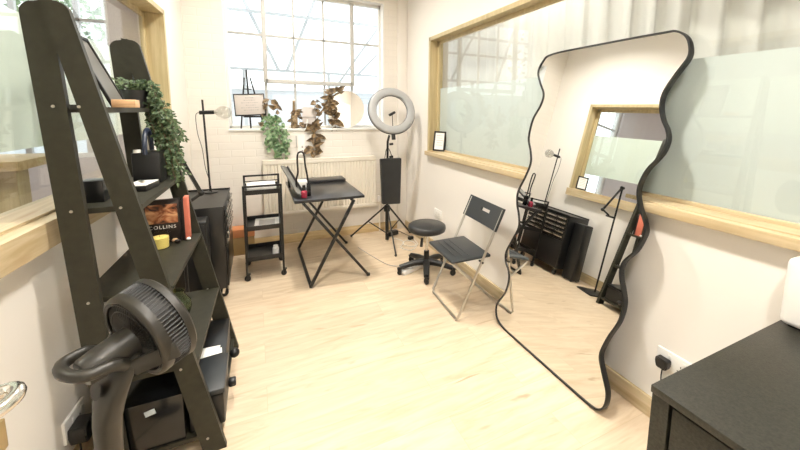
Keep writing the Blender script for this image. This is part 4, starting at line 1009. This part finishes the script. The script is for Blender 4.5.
# ------------------------------------------------------------------ things on the white window sill
SZ = WZ0
ez = thing('easel', 'small black display easel on the white window sill', 'easel', (-.04, 4.12, SZ))
ey = 4.105
part('mast', MB().bar((-.035, ey+.05, SZ), (-.052, ey+.006, 1.86), .017, .012, (0, 1, 0), .002), BLACKM, ez)
part('leg', MB().bar((-.125, ey, SZ), (-.075, ey+.005, 1.78), .015, .012, (0, 1, 0), .002), BLACKM, ez); part('leg', MB().bar((.095, ey, SZ), (-.02, ey+.005, 1.78), .015, .012, (0, 1, 0), .002), BLACKM, ez)
part('crossbar', MB().bar((-.10, ey, 1.385), (.09, ey, 1.385), .014, .018, (0, 0, 1), .002), BLACKM, ez); part('crossbar', MB().bar((-.085, ey+.003, 1.665), (-.01, ey+.003, 1.665), .01, .01, (0, 0, 1), .002), BLACKM, ez)
sg_ = thing('easel_sign', 'off-white sign with faint grey lettering in a black frame on the small easel', 'sign', (-.04, 4.09, 1.395))
Rm = MX.Rotation(RAD(-3), 3, 'Y'); c = V((-.035, ey-.018, 1.507))
part('board', MB().box(c, (.27, .008, .205), Rm, .001), CARD, sg_)
m = MB()
for sx_, sz_, w_, h_ in ((0, .106, .285, .009), (0, -.106, .285, .014), (.139, 0, .009, .22), (-.139, 0, .009, .22)): m.box(c+Rm @ V((sx_, -.003, sz_)), (w_, .012, h_), Rm, .001)
part('border', m, BLACK, sg_)
m = MB()
for k, (w_, x_) in enumerate(((.08, 0), (.11, 0), (.16, 0), (.10, .01), (.17, 0), (.14, .01))):
    nseg = int(w_/.02)
    for q in range(nseg): m.box(c+Rm @ V((x_-w_/2+(q+.5)*w_/nseg, -.0045, .07-.025*k)), (w_/nseg*.7, .001, .005 if q % 3 else .009), Rm)
part('lettering', m, INKL, sg_)
# ivy
iv = thing('ivy_plant', 'green ivy trailing over the edge of the white window sill', 'plant', (.15, 4.08, SZ))
part('pot', MB().lathe([(0, 0), (.045, 0), (.058, .075), (.052, .075), (.047, .06), (0, .06)], (.16, 4.11, SZ)), WPLASTIC, iv)
m = MB(); stm = MB(); rnd = random.Random(11)
for s in range(10):
    x1 = .09+.19*s/9; Lg = rnd.uniform(.18, .42) if 3 < s < 9 else rnd.uniform(.12, .3)
    pts = [V((.16, 4.11, SZ+.06)), V((.16+(x1-.16)*.6, 4.06, SZ+.11+rnd.uniform(-.02, .03))), V((x1, 4.02, SZ+.06)), V((x1+.01, 4.01, SZ-.02))]
    k_ = 5
    for k in range(1, k_+1): pts.append(V((x1+.012*k+rnd.uniform(-.012, .012), 4.005+rnd.uniform(-.015, .01), SZ-.02-Lg*k/k_)))
    sp = spline(pts, 5); stm.tube(sp[::2], .0016, 4)
    for q in sp[4::2]:
        dv = V((rnd.uniform(-1, 1), rnd.uniform(-.7, -.05), rnd.uniform(-1, .2)))
        m.leaf(q, dv, (rnd.uniform(-.5, .5), -1, rnd.uniform(.0, .8)), rnd.uniform(.035, .055), rnd.uniform(.032, .045), .18, .15)
for i in range(26):
    a = rnd.uniform(0, 2*pi); m.leaf((.16+.05*cos(a), 4.09+.04*sin(a), SZ+.08+rnd.uniform(0, .05)), (cos(a), -.5, rnd.uniform(-.2, .7)), (rnd.uniform(-.5, .5), -1, .5), .045, .04, .2, .15)
part('foliage', m, IVY, iv, 0); part('stem', stm, STEM, iv)
# dried leaf sprays: each its own thing
def dried(label, pts, leaves, seed, size=.06):
    t = thing('dried_branch', label, 'dried leaves', pts[0], 0, 'dried leaf branches along the white window sill'); rn = random.Random(seed)
    s_ = MB(); sp = spline(pts, 6); s_.tube(sp, .0022, 5); part('twig', s_, STEM, t, 60); m = MB()
    for k in range(leaves):
        q = sp[int((k+.5)/leaves*(len(sp)-1))]; dv = V((rn.uniform(-1, 1), rn.uniform(-.6, .1), rn.uniform(-1, .7)))
        m.leaf(q, dv, (rn.uniform(-.6, .6), -1, rn.uniform(-.5, .5)), size*rn.uniform(1., 1.8), size*rn.uniform(.6, 1.1), .35, rn.uniform(-.3, .4))
    part('leaves', m, DRY, t, 0)
dried('brown dried branch arching from the easel sign to the ivy', [(.11, 4.10, SZ+.005), (.12, 4.095, 1.45), (.15, 4.09, 1.57), (.2, 4.085, 1.5), (.25, 4.08, 1.42)], 9, 1, .065)
dried('brown dried leaves curled around the slim bottle', [(.36, 4.08, SZ+.005), (.37, 4.07, 1.36), (.4, 4.07, 1.44), (.44, 4.07, 1.38), (.45, 4.07, 1.29)], 13, 2, .06)
dried('brown dried branch hanging below the sill in front of the white card', [(.56, 4.06, SZ+.01), (.58, 4.03, 1.3), (.6, 4.015, 1.2), (.58, 4.01, 1.1), (.57, 4.01, 1.0)], 18, 5, .085)
dried('brown dried branch standing upright between white card and round mirror', [(.60, 4.09, SZ+.005), (.62, 4.09, 1.4), (.61, 4.09, 1.5), (.63, 4.09, 1.56), (.70, 4.08, 1.53)], 9, 4, .06)
dried('largest brown dried spray, in front of the round mirror edge', [(.83, 4.06, SZ+.005), (.80, 4.055, 1.4), (.77, 4.06, 1.52), (.80, 4.07, 1.62), (.88, 4.07, 1.71)], 26, 6, .075)
bo = thing('slim_bottle', 'slim clear-brown bottle among the dried leaves on the white sill', 'bottle', (.395, 4.13, SZ))
part('bottle', MB().lathe([(0, 0), (.034, 0), (.037, .01), (.036, .13), (.016, .2), (.012, .29), (.014, .30), (0, .30)], (.395, 4.12, SZ)), BOTTLEG, bo, 60); part('cap', MB().cyl((.395, 4.12, SZ+.295), (.395, 4.12, SZ+.318), .015, seg=14), WPLASTIC, bo)
wc = thing('white_card', 'off-white upright card with a fold line on the white sill', 'card', (.56, 4.12, SZ))
part('panel', MB().box((.555, 4.13, SZ+.115), (.15, .012, .23), MX.Rotation(-.08, 3, 'X'), .001), CARD, wc); part('fold_strip', MB().box((.555, 4.122, SZ+.12), (.15, .004, .006)), INKL, wc)
hs = thing('hanging_tag', 'white tag with small grey window marks hanging below the white sill', 'tag', (.5, 4.03, SZ-.2))
part('sheet', MB().box((.5, 4.034, SZ-.18), (.17, .003, .22), None), PAPER, hs); part('cord', MB().bar((.52, 4.028, SZ+.10), (.47, 4.028, SZ-.29), .012, .004, (0, 1, 0)), WPLASTIC, hs)
m = MB()
for i in range(3):
    for j in range(2): m.box((.46+.04*i, 4.0315, SZ-.2-.045*j), (.016, .001, .024))
part('print', m, INKL, hs)
part('peg', MB().bar((.40, 4.03, SZ-.08), (.40, 4.03, SZ-.2), .008, .006, (0, 1, 0)), INKL, hs)
rm = thing('round_mirror', 'round rimless mirror leaning against the white window behind dried leaves', 'mirror', (.95, 4.1, SZ))
nr = V((-.30, -1, .05)).normalized(); cm = V((.955, 4.10, SZ+.213))
part('mirror_glass', MB().lathe([(0, 0), (.21, 0), (.212, -.003), (.21, -.006), (0, -.006)], cm, nr, 64), MIRROR, rm, 30)
part('backing', MB().lathe([(0, -.0065), (.206, -.0065), (.206, -.012), (0, -.012)], cm, nr, 48), CARD, rm)

# ------------------------------------------------------------------ ceiling lights (above the frame)
LIGHT = shine('warm lamp diffuser', (1, .93, .82), 6)
LAMPS = [(.35, 3.05), (.45, 1.35), (.5, -.3)]
for i, (x, y) in enumerate(LAMPS):
    t = thing('ceiling_light', 'round white ceiling light over the ' + ('folding table' if i == 0 else 'floor before the wavy mirror' if i == 1 else 'black cabinet end of the room'), 'ceiling light', (x, y, ZC), 0, 'ceiling lights')
    part('housing', MB().lathe([(.0, 0), (.13, 0), (.13, -.03), (.115, -.032), (.115, -.012), (0, -.012)], (x, y, ZC), seg=32), WHITE, t)
    part('diffuser', MB().lathe([(0, -.013), (.114, -.013), (.114, -.02), (0, -.022)], (x, y, ZC), seg=32), LIGHT, t)
    l = bpy.data.lights.new('ceiling_lamp', 'AREA'); l.shape = 'DISK'; l.size = .22; l.energy = (36, 44, 46)[i]; l.color = (1, .945, .86); l.spread = RAD(145)
    lo = bpy.data.objects.new('ceiling_lamp', l); COL.objects.link(lo); lo.location = (x, y, ZC-.04); lo.visible_camera = True
for nm, loc, e in (('side_room_fill', (-2.6, 1.6, ZC-.05), 80), ('curtain_room_fill', (2.55, 2.2, ZC-.05), 52)):  # unseen fill lights, added to brighten the rooms behind the borrowed lights
    l = bpy.data.lights.new(nm, 'AREA'); l.size = .6; l.energy = e; l.color = (1, .97, .93)
    lo = bpy.data.objects.new(nm, l); COL.objects.link(lo); lo.location = loc
# daylight portals
for loc, sx_, sz_ in (((.583, YB+.2, 1.97), 1.64, 1.42), ((-1.73, 4.42, 1.81), 1.14, 1.62)):
    l = bpy.data.lights.new('daylight_portal', 'AREA'); l.shape = 'RECTANGLE'; l.size = sx_; l.size_y = sz_; l.cycles.is_portal = True
    lo = bpy.data.objects.new('daylight_portal', l); COL.objects.link(lo); lo.location = loc; lo.rotation_euler = (RAD(-90), 0, 0)

# ------------------------------------------------------------------ sky
W_ = bpy.data.worlds.new('World'); S.world = W_; W_.use_nodes = True; nt = W_.node_tree; bgn = nt.nodes['Background']
g = N(nt, 'ShaderNodeTexCoord'); sp_ = N(nt, 'ShaderNodeSeparateXYZ'); nt.links.new(g.outputs['Generated'], sp_.inputs[0])
r = N(nt, 'ShaderNodeValToRGB'); r.color_ramp.elements[0].color = (.86, .90, .93, 1); r.color_ramp.elements[1].color = (1, 1, 1, 1); r.color_ramp.elements[1].position = .35
nt.links.new(sp_.outputs['Z'], r.inputs[0]); nt.links.new(r.outputs[0], bgn.inputs['Color']); bgn.inputs['Strength'].default_value = 2.7

# ------------------------------------------------------------------ camera: 13 mm-equivalent phone shot, cropped low
Mc = [[.9039467468, -.4274758331, .0120287581], [-.0424941242, -.1177763037, -.9921305316], [.4255285282, .8963220149, -.1246287117]]
cam = bpy.data.cameras.new('Camera'); co = bpy.data.objects.new('Camera', cam); COL.objects.link(co)
right, up, fwd = V(Mc[0]), -V(Mc[1]), V(Mc[2])
Rm = MX((right, up, -fwd)).transposed(); co.matrix_world = MX.Translation((0, 0, 1.45)) @ Rm.to_4x4()
cam.sensor_width = 36; cam.sensor_fit = 'HORIZONTAL'; cam.lens = 354.827*36/800
cam.shift_x = -(423.028-400)/800; cam.shift_y = -(225-156.959)/800; cam.clip_start = .02
S.camera = co
S.view_settings.view_transform = 'Standard'; S.view_settings.look = 'None'; S.view_settings.gamma = 1; S.view_settings.use_curve_mapping = False
S.view_settings.exposure = .12
S.cycles.max_bounces = 10; S.cycles.diffuse_bounces = 6; S.cycles.glossy_bounces = 6; S.cycles.transparent_max_bounces = 12; S.cycles.transmission_bounces = 8
S.cycles.use_denoising = True; S.cycles.caustics_reflective = True; S.cycles.sample_clamp_indirect = 6
